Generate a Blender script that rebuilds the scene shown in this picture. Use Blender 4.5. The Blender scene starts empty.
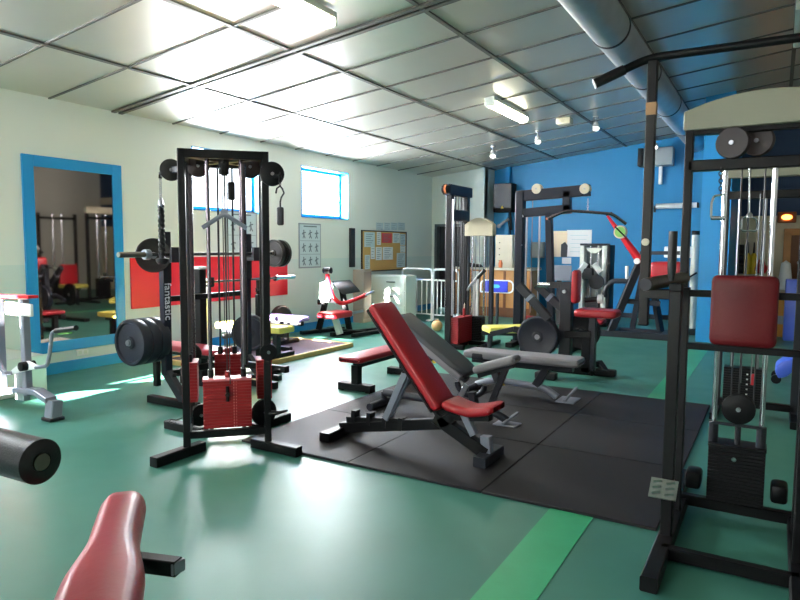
import bpy, bmesh, math, random
from mathutils import Vector, Matrix
random.seed(7)
scene = bpy.context.scene
COL = scene.collection
V = Vector

# ------------------------------------------------------------------ camera and measuring helpers
FOC, EYE = 640.0, V((0.0, 0.0, 1.5))
CAM_R = Matrix(((0.8620, 0.5067, 0.0061), (-0.0477, 0.0691, 0.9965), (0.5045, -0.8593, 0.0834)))   # world -> camera rows
def _orth(m):
    y = V((m[0][1], m[1][1], m[2][1])).normalized()
    z = V((m[0][2], m[1][2], m[2][2])); z = (z - y * z.dot(y)).normalized()
    x = y.cross(z)
    return Matrix((x, y, z))          # rows: world axes in camera coords
W = _orth(CAM_R)
def ray(px, py): return W @ V((px - 400.0, 300.0 - py, -FOC))
def P(px, py, x=None, y=None, z=None, d=None):
    """point of the room seen at a pixel of the photograph, on a known plane"""
    r = ray(px, py)
    if x is not None: return EYE + r * (x / r.x)
    if y is not None: return EYE + r * (y / r.y)
    if z is not None: return EYE + r * ((z - EYE.z) / r.z)
    return EYE + r * (d / FOC)
def ceil_z(x): return 3.145 + 0.115 * (x + 7.17)

# ------------------------------------------------------------------ materials
def srgb(r, g, b):
    f = lambda c: ((c / 255 + 0.055) / 1.055) ** 2.4 if c > 10 else c / 255 / 12.92
    return (f(r), f(g), f(b), 1)
def mat(name, rgb, rough=0.5, metal=0.0, vary=0.12, scale=6.0, bump=0.0, bscale=60.0, coat=0.0, spec=0.5):
    m = bpy.data.materials.new(name); m.use_nodes = True
    nt = m.node_tree; b = nt.nodes['Principled BSDF']
    b.inputs['Roughness'].default_value = rough; b.inputs['Metallic'].default_value = metal
    b.inputs['Coat Weight'].default_value = coat
    b.inputs['Specular IOR Level'].default_value = spec
    tc = nt.nodes.new('ShaderNodeTexCoord')
    n = nt.nodes.new('ShaderNodeTexNoise'); n.inputs['Scale'].default_value = scale; n.inputs['Detail'].default_value = 5
    nt.links.new(tc.outputs['Object'], n.inputs['Vector'])
    mx = nt.nodes.new('ShaderNodeMix'); mx.data_type = 'RGBA'
    c = srgb(*rgb)
    mx.inputs[6].default_value = tuple(v * (1 - vary) for v in c[:3]) + (1,)
    mx.inputs[7].default_value = tuple(min(1, v * (1 + vary)) for v in c[:3]) + (1,)
    nt.links.new(n.outputs['Fac'], mx.inputs[0]); nt.links.new(mx.outputs[2], b.inputs['Base Color'])
    if bump:
        n2 = nt.nodes.new('ShaderNodeTexNoise'); n2.inputs['Scale'].default_value = bscale; n2.inputs['Detail'].default_value = 3
        nt.links.new(tc.outputs['Object'], n2.inputs['Vector'])
        bp = nt.nodes.new('ShaderNodeBump'); bp.inputs['Strength'].default_value = bump; bp.inputs['Distance'].default_value = 0.01
        nt.links.new(n2.outputs['Fac'], bp.inputs['Height']); nt.links.new(bp.outputs['Normal'], b.inputs['Normal'])
    return m
def emit(name, rgb, s):
    m = bpy.data.materials.new(name); m.use_nodes = True
    b = m.node_tree.nodes['Principled BSDF']; b.inputs['Base Color'].default_value = srgb(*rgb)
    b.inputs['Emission Color'].default_value = srgb(*rgb); b.inputs['Emission Strength'].default_value = s
    return m

BLACK = mat('black_paint', (13, 12, 15), 0.42, 0.0, 0.2, 8, spec=0.25)
BLACKD = mat('black_satin', (11, 10, 14), 0.5, 0.0, 0.2, 8, spec=0.3)
NAVY = mat('navy_paint', (18, 23, 40), 0.42, 0.0, 0.15, 8, spec=0.3)
CHAR = mat('charcoal_paint', (38, 40, 48), 0.42, 0.0, 0.12, 8, spec=0.35)
GREYM = mat('grey_enamel', (128, 132, 146), 0.35, 0.1, 0.1, 8)
STEEL = mat('steel', (176, 178, 186), 0.28, 1.0, 0.1, 14)
CHROME = mat('chrome', (225, 225, 232), 0.12, 1.0, 0.04, 20)
GUN = mat('dark_tube', (112, 104, 112), 0.26, 0.9, 0.1, 14)
BRONZE = mat('worn_bar_steel', (120, 112, 104), 0.35, 0.9, 0.2, 20)
RED = mat('red_vinyl', (164, 22, 34), 0.36, 0, 0.14, 5, 0.15, 90, spec=0.5)
REDDARK = mat('dark_red_vinyl', (98, 6, 18), 0.45, 0, 0.2, 4, 0.12, 70, spec=0.35)
REDROSE = mat('worn_rose_vinyl', (150, 24, 44), 0.36, 0, 0.18, 7, 0.08, 40)
REDP = mat('red_enamel', (200, 18, 34), 0.32, 0, 0.1, 6)
REDSTACK = mat('red_stack_paint', (138, 14, 22), 0.5, 0, 0.16, 9)
REDWALL = mat('red_wall_panel', (214, 22, 40), 0.5, 0, 0.06, 3)
RUBBER = mat('black_rubber', (24, 24, 29), 0.55, 0, 0.25, 14, 0.3, 120)
PLATE = mat('plate_rubber', (34, 36, 47), 0.45, 0, 0.15, 10, 0.1, 90, spec=0.4)
IRON = mat('plate_iron', (42, 34, 34), 0.4, 0.1, 0.2, 12)
FOAM = mat('black_foam', (20, 20, 24), 0.42, 0, 0.2, 30, 0.12, 160)
MATTILE = mat('rubber_tile', (25, 21, 27), 0.6, 0, 0.3, 3, 0.25, 200, spec=0.35)
PLATMAT = mat('purple_grey_matting', (74, 62, 80), 0.7, 0, 0.2, 5, 0.3, 140)
WOODEDGE = mat('pale_wood', (206, 178, 112), 0.5, 0, 0.2, 9)
WOOD = mat('counter_wood', (190, 132, 68), 0.45, 0, 0.22, 3)
WOODD = mat('counter_wood_dark', (120, 72, 34), 0.5, 0, 0.2, 5)
VGREYD = mat('charcoal_vinyl', (66, 66, 70), 0.42, 0, 0.1, 6, 0.15, 90)
VGREY = mat('grey_vinyl', (132, 128, 134), 0.45, 0, 0.1, 6, 0.15, 90)
YELV = mat('yellow_vinyl', (226, 214, 106), 0.4, 0, 0.1, 6, 0.1, 90)
LILAC = mat('lilac_vinyl', (150, 130, 188), 0.4, 0, 0.1, 6, 0.1, 90)
CREAM = mat('cream_enamel', (206, 196, 170), 0.4, 0, 0.06, 4)
ARCHC = mat('grey_beige_enamel', (150, 149, 130), 0.45, 0, 0.06, 4)
WHITE = mat('white_paint', (232, 232, 230), 0.4, 0, 0.05, 4)
OFFW = mat('off_white', (214, 218, 206), 0.5, 0, 0.06, 3)
PAPER = mat('paper', (226, 230, 226), 0.8, 0, 0.06, 12)
PAPERB = mat('paper_blueish', (196, 212, 214), 0.8, 0, 0.08, 14)
PAPERR = mat('paper_red', (214, 80, 84), 0.8, 0, 0.06, 12)
INK = mat('ink', (112, 126, 132), 0.8, 0, 0.1)
CORK = mat('cork', (206, 164, 98), 0.85, 0, 0.25, 60, 0.3, 200)
BLUEF = mat('blue_gloss_paint', (18, 140, 206), 0.4, 0, 0.08, 3)
BLUEB = mat('royal_blue', (38, 52, 190), 0.4, 0, 0.06, 6)
BLUES = mat('blue_plastic', (72, 104, 214), 0.35, 0, 0.08, 6)
TEAL = mat('teal_print', (70, 190, 190), 0.5, 0, 0.04)
GREENP = mat('green_plate_face', (128, 190, 96), 0.5, 0, 0.08)
YELLOW = mat('yellow_plastic', (230, 190, 30), 0.4, 0, 0.06)
ORANGE = mat('orange_tape', (208, 110, 60), 0.5, 0, 0.06)
TAPE = mat('tan_tape', (176, 134, 92), 0.6, 0, 0.1)
TAN = mat('tan_leather', (190, 150, 100), 0.6, 0, 0.2, 12)
LETTER = mat('pale_lettering', (206, 208, 222), 0.4, 0, 0.02)
GREYBOX = mat('grey_metal_box', (150, 158, 160), 0.45, 0.2, 0.06)
DGREY = mat('dark_grey', (42, 42, 47), 0.5, 0, 0.1, spec=0.35)
DOORGREY = mat('door_grey', (88, 96, 100), 0.5, 0, 0.08)
CABLE = mat('cable_black', (40, 40, 44), 0.4, 0, 0.05)
CABLEG = mat('cable_grey', (130, 132, 138), 0.35, 0.4, 0.05)
SPEAK = mat('speaker_black', (10, 9, 10), 0.7, 0, 0.1, 60, 0.2, 200, spec=0.15)
DIAMOND = mat('tread_plate', (170, 172, 166), 0.35, 0.8, 0.1, 30)
LAMPM = emit('lamp_tube_glow', (255, 250, 226), 14)
LAMPDIM = emit('lamp_diffuser_glow', (255, 252, 236), 2.2)
LAMPOR = emit('orange_lamp_glow', (255, 150, 60), 6)
BULB = emit('spot_bulb_glow', (255, 250, 240), 5)

def wall_mat(name, low, high, zsplit, rough=0.55, bump=0.06):
    m = mat(name, high, rough, 0, 0.03, 1.5, bump, 50)
    nt = m.node_tree; b = nt.nodes['Principled BSDF']
    old = b.inputs['Base Color'].links[0].from_socket
    g = nt.nodes.new('ShaderNodeNewGeometry'); s = nt.nodes.new('ShaderNodeSeparateXYZ')
    nt.links.new(g.outputs['Position'], s.inputs[0])
    lt = nt.nodes.new('ShaderNodeMath'); lt.operation = 'LESS_THAN'; lt.inputs[1].default_value = zsplit
    nt.links.new(s.outputs['Z'], lt.inputs[0])
    mx = nt.nodes.new('ShaderNodeMix'); mx.data_type = 'RGBA'; mx.inputs[7].default_value = srgb(*low)
    nt.links.new(lt.outputs[0], mx.inputs[0]); nt.links.new(old, mx.inputs[6]); nt.links.new(mx.outputs[2], b.inputs['Base Color'])
    return m
MINT = wall_mat('mint_wall', (214, 226, 218), (228, 232, 222), 1.27)
BLUEW = mat('blue_wall', (0, 126, 180), 0.5, 0, 0.06, 2, 0.08, 60)
FARW = wall_mat('beige_and_navy_wall', (206, 196, 168), (10, 52, 92), 2.1)
SHELLW = mat('plain_wall', (206, 204, 192), 0.6, 0, 0.04, 2)

def floor_mat():
    m = mat('green_painted_floor', (64, 120, 106), 0.26, 0, 0.12, 1.3)
    nt = m.node_tree; b = nt.nodes['Principled BSDF']; b.inputs['Specular IOR Level'].default_value = 0.42
    old = b.inputs['Base Color'].links[0].from_socket
    tc = nt.nodes.new('ShaderNodeTexCoord')
    n = nt.nodes.new('ShaderNodeTexNoise'); n.inputs['Scale'].default_value = 4; n.inputs['Detail'].default_value = 2; n.inputs['Roughness'].default_value = 0.5
    nt.links.new(tc.outputs['Object'], n.inputs['Vector'])
    cr = nt.nodes.new('ShaderNodeValToRGB'); cr.color_ramp.elements[0].position = 0.0; cr.color_ramp.elements[1].position = 1.0
    cr.color_ramp.elements[0].color = (0.93, 0.93, 0.93, 1); cr.color_ramp.elements[1].color = (1.07, 1.06, 1.06, 1)
    nt.links.new(n.outputs['Fac'], cr.inputs[0])
    mx = nt.nodes.new('ShaderNodeMix'); mx.data_type = 'RGBA'; mx.blend_type = 'MULTIPLY'; mx.inputs[0].default_value = 1
    nt.links.new(old, mx.inputs[6]); nt.links.new(cr.outputs[0], mx.inputs[7]); nt.links.new(mx.outputs[2], b.inputs['Base Color'])
    r = nt.nodes.new('ShaderNodeMapRange'); r.inputs[3].default_value = 0.3; r.inputs[4].default_value = 0.48
    n3 = nt.nodes.new('ShaderNodeTexNoise'); n3.inputs['Scale'].default_value = 3; n3.inputs['Detail'].default_value = 6
    nt.links.new(tc.outputs['Object'], n3.inputs['Vector']); nt.links.new(n3.outputs['Fac'], r.inputs[0]); nt.links.new(r.outputs[0], b.inputs['Roughness'])
    return m
FLOORM = floor_mat()
STRIPM = mat('bright_green_strip', (52, 160, 112), 0.34, 0, 0.22, 4, 0.05, 20)
CEILM = mat('ceiling_metal', (212, 211, 202), 0.36, 0.75, 0.06, 2.0, 0.05, 14)
SEAMM = mat('ceiling_seam', (92, 90, 86), 0.5, 0.2, 0.1)
DUCTM = mat('galvanised_duct', (196, 200, 204), 0.42, 0.75, 0.2, 5, 0.1, 20)
def mirror_mat():
    m = bpy.data.materials.new('mirror_glass'); m.use_nodes = True
    b = m.node_tree.nodes['Principled BSDF']; b.inputs['Metallic'].default_value = 1; b.inputs['Roughness'].default_value = 0.03
    b.inputs['Base Color'].default_value = (0.42, 0.36, 0.33, 1); return m
MIRROR = mirror_mat()
def glass_mat():
    m = bpy.data.materials.new('window_glass'); m.use_nodes = True
    nt = m.node_tree; nt.nodes.remove(nt.nodes['Principled BSDF']); out = nt.nodes['Material Output']
    t = nt.nodes.new('ShaderNodeBsdfTransparent'); g = nt.nodes.new('ShaderNodeBsdfGlossy'); g.inputs['Roughness'].default_value = 0.05
    x = nt.nodes.new('ShaderNodeMixShader'); x.inputs[0].default_value = 0.06
    nt.links.new(t.outputs[0], x.inputs[1]); nt.links.new(g.outputs[0], x.inputs[2]); nt.links.new(x.outputs[0], out.inputs[0]); return m
GLASS = glass_mat()

# ------------------------------------------------------------------ mesh helpers
class MB:
    def __init__(s): s.bm = bmesh.new()
    def _loft(s, rings, closed_caps=True):
        vs = [[s.bm.verts.new(p) for p in r] for r in rings]
        n = len(vs[0])
        for a, b in zip(vs, vs[1:]):
            for i in range(n):
                j = (i + 1) % n
                try: s.bm.faces.new((a[i], a[j], b[j], b[i]))
                except ValueError: pass
        if closed_caps:
            try: s.bm.faces.new(list(reversed(vs[0])))
            except ValueError: pass
            try: s.bm.faces.new(vs[-1])
            except ValueError: pass
        return s
    def bar(s, p0, p1, w=0.05, h=0.05, up=(0, 0, 1), ch=0.18):
        """rectangular section tube with chamfered corners; w across, h along up"""
        p0, p1 = V(p0), V(p1); d = (p1 - p0).normalized(); up = V(up)
        if abs(d.dot(up)) > 0.97: up = V((0, 1, 0)) if abs(d.y) < 0.9 else V((1, 0, 0))
        sx = d.cross(up).normalized(); sy = sx.cross(d).normalized()
        a, b = w / 2, h / 2; c = min(a, b) * ch
        prof = [(a, b - c), (a - c, b), (-a + c, b), (-a, b - c), (-a, -b + c), (-a + c, -b), (a - c, -b), (a, -b + c)]
        prof = prof[::-1]
        return s._loft([[p + sx * x + sy * y for x, y in prof] for p in (p0, p1)])
    def post(s, p, z0, z1, w=0.05, h=0.05, yaw=0.0):
        up = (math.sin(-yaw), math.cos(yaw), 0)
        return s.bar((p[0], p[1], z0), (p[0], p[1], z1), w, h, up=up) if abs(yaw) < 1e-9 else s._yawpost(p, z0, z1, w, h, yaw)
    def _yawpost(s, p, z0, z1, w, h, yaw):
        ux = V((math.cos(yaw), math.sin(yaw), 0)); uy = V((-math.sin(yaw), math.cos(yaw), 0)); a, b = w / 2, h / 2
        c = min(a, b) * 0.18
        prof = [(a, b - c), (a - c, b), (-a + c, b), (-a, b - c), (-a, -b + c), (-a + c, -b), (a - c, -b), (a, -b + c)]
        return s._loft([[V((p[0], p[1], z)) + ux * x + uy * y for x, y in prof] for z in (z0, z1)])
    def tube(s, pts, r=0.02, seg=10, radii=None, bend=0.0):
        pts = [V(p) for p in pts]
        if bend: pts = fillet(pts, bend)
        rings = []; prev = None
        for i, p in enumerate(pts):
            t = (pts[min(i + 1, len(pts) - 1)] - pts[max(i - 1, 0)]).normalized()
            if prev is None:
                a = V((0, 0, 1)) if abs(t.z) < 0.9 else V((1, 0, 0)); u = t.cross(a).normalized()
            else:
                u = (prev - t * prev.dot(t)).normalized()
            prev = u; w = t.cross(u); rr = radii[i] if radii else r
            rings.append([p + (u * math.cos(2 * math.pi * k / seg) + w * math.sin(2 * math.pi * k / seg)) * rr for k in range(seg)])
        return s._loft(rings)
    def lathe(s, c, axis, prof, seg=28):
        """profile = (along axis, radius) pairs, turned about axis through c"""
        c, t = V(c), V(axis).normalized()
        a = V((0, 0, 1)) if abs(t.z) < 0.9 else V((1, 0, 0)); u = t.cross(a).normalized(); w = t.cross(u)
        return s._loft([[c + t * h + (u * math.cos(2 * math.pi * k / seg) + w * math.sin(2 * math.pi * k / seg)) * max(r, 0.0005) for k in range(seg)] for h, r in prof])
    def box(s, c, size, rot=None, bev=0.0, seg=2):
        b2 = bmesh.new(); bmesh.ops.create_cube(b2, size=1.0)
        bmesh.ops.scale(b2, vec=V(size), verts=b2.verts)
        if bev: bmesh.ops.bevel(b2, geom=list(b2.edges), offset=bev, segments=seg, profile=0.5, affect='EDGES')
        M = Matrix.Translation(V(c))
        if rot is not None: M = M @ (rot.to_4x4() if len(rot) == 3 else rot)
        b2.transform(M); s._merge(b2); return s
    def prism(s, pts, off, bev=0.0, seg=2):
        """closed outline extruded by vector off"""
        b2 = bmesh.new(); off = V(off)
        a = [b2.verts.new(V(p)) for p in pts]; b = [b2.verts.new(V(p) + off) for p in pts]
        b2.faces.new(a); b2.faces.new(list(reversed(b)))
        for i in range(len(a)):
            j = (i + 1) % len(a); b2.faces.new((a[j], a[i], b[i], b[j]))
        bmesh.ops.recalc_face_normals(b2, faces=b2.faces)
        if bev: bmesh.ops.bevel(b2, geom=[e for e in b2.edges if e.calc_face_angle(0) > 0.5], offset=bev, segments=seg, profile=0.5, affect='EDGES')
        s._merge(b2); return s
    def sphere(s, c, r, scale=(1, 1, 1), seg=16):
        b2 = bmesh.new(); bmesh.ops.create_uvsphere(b2, u_segments=seg, v_segments=seg // 2 + 2, radius=r)
        bmesh.ops.scale(b2, vec=V(scale), verts=b2.verts); b2.transform(Matrix.Translation(V(c))); s._merge(b2); return s
    def pad(s, o, ax, ay, az, L, Wd, T, bev=0.02, shape=None, n=10):
        """upholstered pad: o = middle of its underside, ax long axis, ay width axis, az out of the face; shape(u)->(width factor, lift)"""
        o, ax, ay, az = V(o), V(ax).normalized(), V(ay).normalized(), V(az).normalized()
        rings = []; K = 6
        us = [0, 0.012, 0.04, 0.09] + [0.09 + 0.82 * i / n for i in range(1, n)] + [0.91, 0.96, 0.988, 1]
        for u in us:
            e = min(u, 1 - u) * L; k = 1.0 if e >= bev * 1.6 else math.sqrt(max(0.0, 1 - (1 - e / (bev * 1.6)) ** 2)) 
            wf, lift = shape(u) if shape else (1, 0)
            w = Wd / 2 * wf - (1 - k) * bev * 1.2; t0 = (1 - k) * bev * 0.8; t1 = T - (1 - k) * bev * 0.8
            ring = []; b = min(bev, T / 2.2, w / 1.5)
            for (cx, cz, a0) in ((w - b, t1 - b, 0), (-w + b, t1 - b, 90), (-w + b, t0 + b, 180), (w - b, t0 + b, 270)):
                for q in range(K):
                    a = math.radians(a0 + 90 * q / (K - 1))
                    crown = 0.008 * (1 - (cx + b * math.cos(a)) ** 2 / max(w * w, 1e-6)) if cz > T / 2 else 0
                    ring.append(o + ax * ((u - 0.5) * L) + ay * (cx + b * math.cos(a)) + az * (cz + b * math.sin(a) + lift + crown))
            rings.append(ring)
        return s._loft(rings)
    def _merge(s, b2):
        me = bpy.data.meshes.new('tmp'); b2.to_mesh(me); b2.free(); s.bm.from_mesh(me); bpy.data.meshes.remove(me)
    def build(s, name, m, parent=None, label=None, loc=None, smooth=40):
        org = V(parent['_o']) if parent is not None else (V(loc) if loc is not None else V((0, 0, 0)))
        bmesh.ops.translate(s.bm, vec=-org, verts=s.bm.verts)
        bmesh.ops.recalc_face_normals(s.bm, faces=s.bm.faces)
        me = bpy.data.meshes.new(name); s.bm.to_mesh(me); s.bm.free()
        mats = m if isinstance(m, (list, tuple)) else [m]
        for k in mats: me.materials.append(k)
        for p in me.polygons: p.use_smooth = True
        me.set_sharp_from_angle(angle=math.radians(smooth))
        o = bpy.data.objects.new(name, me); COL.objects.link(o); o['_o'] = tuple(org)
        if parent is not None: o.parent = parent
        else: o.location = org
        if parent is not None and False: pass
        if label: o['label'] = label
        ALL.append(o)
        return o
ALL = []
def fillet(pts, r, n=5):
    out = [pts[0]]
    for a, b, c in zip(pts, pts[1:], pts[2:]):
        d0, d1 = (a - b), (c - b); l = min(r, d0.length * 0.45, d1.length * 0.45)
        p0, p1 = b + d0.normalized() * l, b + d1.normalized() * l
        for i in range(n + 1):
            t = i / n; out.append(p0 * (1 - t) ** 2 + b * 2 * t * (1 - t) + p1 * t ** 2)
    return out + [pts[-1]]
def tag(o, label, cat, group=None, kind=None):
    o['label'] = label; o['category'] = cat
    if group: o['group'] = group
    if kind: o['kind'] = kind
    return o
def thing(name, label, cat, loc, group=None):
    o = bpy.data.objects.new(name, None); COL.objects.link(o); o.location = V(loc); o.empty_display_size = 0.1
    o['_o'] = tuple(V(loc)); ALL.append(o)
    return tag(o, label, cat, group)
def solid(mb, name, m, label, cat, loc, group=None, smooth=40): return tag(mb.build(name, m, None, None, loc, smooth), label, cat, group)
def struct(mb, name, m, smooth=40, loc=None):
    o = mb.build(name, m, None, None, loc, smooth); o['kind'] = 'structure'; return o
def dup(root, loc, label, rotz=0.0, scale=None):
    def cp(o, parent):
        c = o.copy(); COL.objects.link(c); c.parent = parent; ALL.append(c)
        for ch in [k for k in ALL if k.parent == o and k is not c]: cp(ch, c)
        return c
    r = cp(root, None); r.location = V(loc); r.rotation_euler = (0, 0, rotz); r['label'] = label
    if scale: r.scale = scale
    return r
def text(body, name, m, p, right, up, size, parent=None, ext=0.002):
    c = bpy.data.curves.new(name, 'FONT'); c.body = body; c.size = size; c.extrude = ext; c.align_x = 'CENTER'; c.align_y = 'CENTER'
    c.materials.append(m)
    o = bpy.data.objects.new(name, c); COL.objects.link(o)
    r, u = V(right).normalized(), V(up).normalized(); n = r.cross(u)
    M = Matrix((r, u, n)).transposed().to_4x4()
    org = V(parent['_o']) if parent is not None else V((0, 0, 0))
    M.translation = V(p) - org
    o.matrix_local = M
    if parent is not None: o.parent = parent
    bpy.context.view_layer.update()
    me = bpy.data.meshes.new_from_object(o); bpy.data.objects.remove(o); bpy.data.curves.remove(c)
    me.transform(M); o = bpy.data.objects.new(name, me); COL.objects.link(o)
    if parent is not None: o.parent = parent
    o['_o'] = tuple(org); ALL.append(o)
    return o
X, Y, Z = V((1, 0, 0)), V((0, 1, 0)), V((0, 0, 1))

def plate_prof(r, t, hub=0.24, rim=0.82):
    return [(0, 0.014), (0, r * hub), (t * 0.16, r * (hub + 0.04)), (t * 0.16, r * rim), (0, r * (rim + 0.05)), (0, r * 0.965), (t * 0.12, r), (t * 0.88, r), (t, r * 0.965), (t, r * (rim + 0.05)), (t * 0.84, r * rim), (t * 0.84, r * (hub + 0.04)), (t, r * hub), (t, 0.014)]
def weight_plate(c, axis, r, t, label, m=None, group='weight plates', mark=True):
    root = thing('weight_plate', label, 'weight plate', V(c), group)
    MB().lathe(c, axis, plate_prof(r, t), 40).build('disc', m or PLATE, root)
    ax = V(axis).normalized()
    MB().lathe(V(c) - ax * 0.003, axis, [(0, 0.012), (0, 0.03), (t + 0.006, 0.03), (t + 0.006, 0.012)], 20).build('hub_ring', STEEL, root)
    return root
def pulley(c, axis, r, parent, name='pulley', t=0.035, m=None, bolt=True):
    ax = V(axis).normalized()
    o = MB().lathe(V(c) - ax * t / 2, ax, [(0, 0.01), (0, r * 0.95), (t * 0.1, r), (t * 0.35, r), (t * 0.5, r * 0.9), (t * 0.65, r), (t * 0.9, r), (t, r * 0.95), (t, 0.01)], 30).build(name, m or BLACKD, parent)
    if bolt: MB().lathe(V(c) - ax * (t / 2 + 0.012), ax, [(0, 0.001), (0, 0.012), (t + 0.024, 0.012), (t + 0.024, 0.001)], 10).build('axle_bolt', STEEL, o)
    return o
def stack_mesh(c, ux, w, dpt, z0, z1, n):
    """a stack of n plates with grooves between them"""
    ux = V(ux).normalized(); uy = Z.cross(ux); mb = MB(); h = (z1 - z0) / n
    rot = Matrix((ux, uy, Z)).transposed()
    for i in range(n): mb.box((c[0], c[1], z0 + h * (i + 0.5)), (w, dpt, h * 0.96), rot, 0.002, 1)
    return mb

# ------------------------------------------------------------------ the room
XL, YB, YF, YW, XR = -7.17, -3.0, 14.3, 13.7, 5.5
struct(MB().box(((XL + XR) / 2, 5.65, -0.05), (XR - XL + 0.6, 17.9, 0.1)), 'floor', FLOORM, 40, (0.31, 0.17, -3.37))
wins = [(6.39, 7.82), (8.80, 10.22), (0.6, 2.4)]
WZ0, WZ1, REC = 2.0, 2.89, 0.22
mb = MB()
ys = [YB - 0.25] + sorted([v for w in wins for v in w]) + [YF + 0.25]
def wallbox(y0, y1, z0, z1): mb.box((XL - REC / 2, (y0 + y1) / 2, (z0 + z1) / 2), (REC, y1 - y0, z1 - z0))
wallbox(ys[0], ys[-1], 0, WZ0); wallbox(ys[0], ys[-1], WZ1, 3.3)
for i in range(0, len(ys), 2): wallbox(ys[i], ys[i + 1], WZ0, WZ1)
struct(mb, 'wall_left', MINT)
for k, (y0, y1) in enumerate(wins):
    w = thing('window_%d' % (k + 1), 'x', 'window', (XL, (y0 + y1) / 2, WZ0)); w['kind'] = 'structure'; del w['category']; del w['label']
    f = MB(); t = 0.035
    # painted lining of the recess and the sash
    f.box((XL - REC / 2, y0 + 0.008, (WZ0 + WZ1) / 2), (REC + 0.02, 0.016, WZ1 - WZ0)); f.box((XL - REC / 2, y1 - 0.008, (WZ0 + WZ1) / 2), (REC + 0.02, 0.016, WZ1 - WZ0))
    f.box((XL - REC / 2, (y0 + y1) / 2, WZ0 + 0.008), (REC + 0.02, y1 - y0, 0.016)); f.box((XL - REC / 2, (y0 + y1) / 2, WZ1 - 0.008), (REC + 0.02, y1 - y0, 0.016))
    f.build('window_frame', BLUEF, w)
    s_ = MB(); xs = XL - REC + 0.03
    for yy in (y0 + 0.04, y1 - 0.04): s_.box((xs, yy, (WZ0 + WZ1) / 2), (0.04, 0.05, WZ1 - WZ0 - 0.02))
    for zz in (WZ0 + 0.04, WZ1 - 0.04): s_.box((xs, (y0 + y1) / 2, zz), (0.04, y1 - y0 - 0.02, 0.05))
    s_.build('sash', BLUEF, w)
    MB().box((xs, (y0 + y1) / 2, (WZ0 + WZ1) / 2), (0.008, y1 - y0 - 0.09, WZ1 - WZ0 - 0.09)).build('pane', GLASS, w)

# rear wall, unseen: openings cut to shape sun patches, wide one added for fill
holes = [(-6.02, -5.68, 0.97, 1.27), (-6.47, -6.14, 2.2, 2.76), (-6.3, -5.5, 1.66, 2.1), (-4.6, -1.2, 1.0, 2.7)]
mb = MB()
xs_ = sorted({XL - 0.3, XR, *[h[0] for h in holes], *[h[1] for h in holes]}); zs_ = sorted({0, 4.9, *[h[2] for h in holes], *[h[3] for h in holes]})
for xa_, xb2 in zip(xs_, xs_[1:]):
    for za_, zb2 in zip(zs_, zs_[1:]):
        cx_, cz_ = (xa_ + xb2) / 2, (za_ + zb2) / 2
        if any(h[0] < cx_ < h[1] and h[2] < cz_ < h[3] for h in holes): continue
        mb.box((cx_, YB - 0.1, cz_), (xb2 - xa_, 0.2, zb2 - za_))
bmesh.ops.remove_doubles(mb.bm, verts=mb.bm.verts, dist=1e-4)
struct(mb, 'wall_rear', SHELLW)
for k, (gx0, gx1, gz0, gz1) in enumerate(holes):  # frames and panes for the added light openings
    w = thing('window_%d' % (k + 4), 'x', 'w', ((gx0 + gx1) / 2, YB, gz0)); w['kind'] = 'structure'; del w['category']; del w['label']
    f = MB(); t_ = 0.02 if k == 0 else 0.05
    for xx in (gx0 + t_ / 2, gx1 - t_ / 2): f.box((xx, YB - 0.1, (gz0 + gz1) / 2), (t_, 0.08, gz1 - gz0))
    for zz in (gz0 + t_ / 2, gz1 - t_ / 2): f.box(((gx0 + gx1) / 2, YB - 0.1, zz), (gx1 - gx0, 0.08, t_))
    f.build('window_frame', BLUEF, w)
    MB().box(((gx0 + gx1) / 2, YB - 0.1, (gz0 + gz1) / 2), (gx1 - gx0 - t_, 0.01, gz1 - gz0 - t_)).build('pane', GLASS, w)
struct(MB().box((-2.4, -6.5, 1.9), (5.6, 0.2, 3.8)), 'wall_sun_block', SHELLW)  # unseen wall added outside to keep sun out of the wide rear opening
struct(MB().box((XR + 0.1, 5.65, 2.4), (0.2, 17.8, 4.9)), 'wall_right', SHELLW)

# pale end wall with doorway, its return, the blue wall, the blue pillar, the far bay
mb = MB(); dx0, dx1, dz = -7.08, -6.2, 2.03
for (x0, x1, z0, z1) in ((XL - 0.05, dx0, 0, 3.4), (dx1, -5.83, 0, 3.45), (dx0, dx1, dz, 3.4)):
    mb.box(((x0 + x1) / 2, YW + 0.1, (z0 + z1) / 2), (x1 - x0, 0.2, z1 - z0))
mb.box((-5.93, (YW + YF) / 2 + 0.1, 1.7), (0.2, YF - YW + 0.1, 3.4))
struct(mb, 'wall_far', MINT)
w = thing('door_1', 'x', 'w', ((dx0 + dx1) / 2, YW, 0)); w['kind'] = 'structure'; del w['category']; del w['label']
f = MB()
for xx in (dx0 + 0.03, dx1 - 0.03): f.box((xx, YW + 0.06, dz / 2), (0.06, 0.18, dz))
f.box(((dx0 + dx1) / 2, YW + 0.06, dz - 0.03), (dx1 - dx0, 0.18, 0.06)); f.build('door_frame', DOORGREY, w)
MB().box(((dx0 + dx1) / 2, YW + 0.14, dz / 2), (dx1 - dx0 - 0.1, 0.04, dz - 0.06)).build('door_leaf', DGREY, w)
struct(MB().box((-3.3, YF + 0.1, 2.1), (5.2, 0.2, 4.2)), 'wall_back', BLUEW)
struct(MB().box((-5.46, YF - 0.06, 1.75), (0.12, 0.12, 3.4), None, 0.02), 'trim_1', BLUEW)
struct(MB().box((-0.86, 11.45, 2.0), (0.42, 0.5, 4.0)).box((-0.72, 12.95, 2.0), (0.14, 2.6, 4.0)), 'wall_pillar', BLUEF)
mb = MB(); mb.box((2.4, YW + 0.1, 2.4), (6.6, 0.2, 4.9)); struct(mb, 'wall_bay', FARW)
mb = MB(); zb_ = P(760, 170, y=YW).z; mb.box((2.3, YW - 0.04, zb_), (6.2, 0.1, 0.22)); struct(mb, 'trim_2', CREAM)
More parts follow.
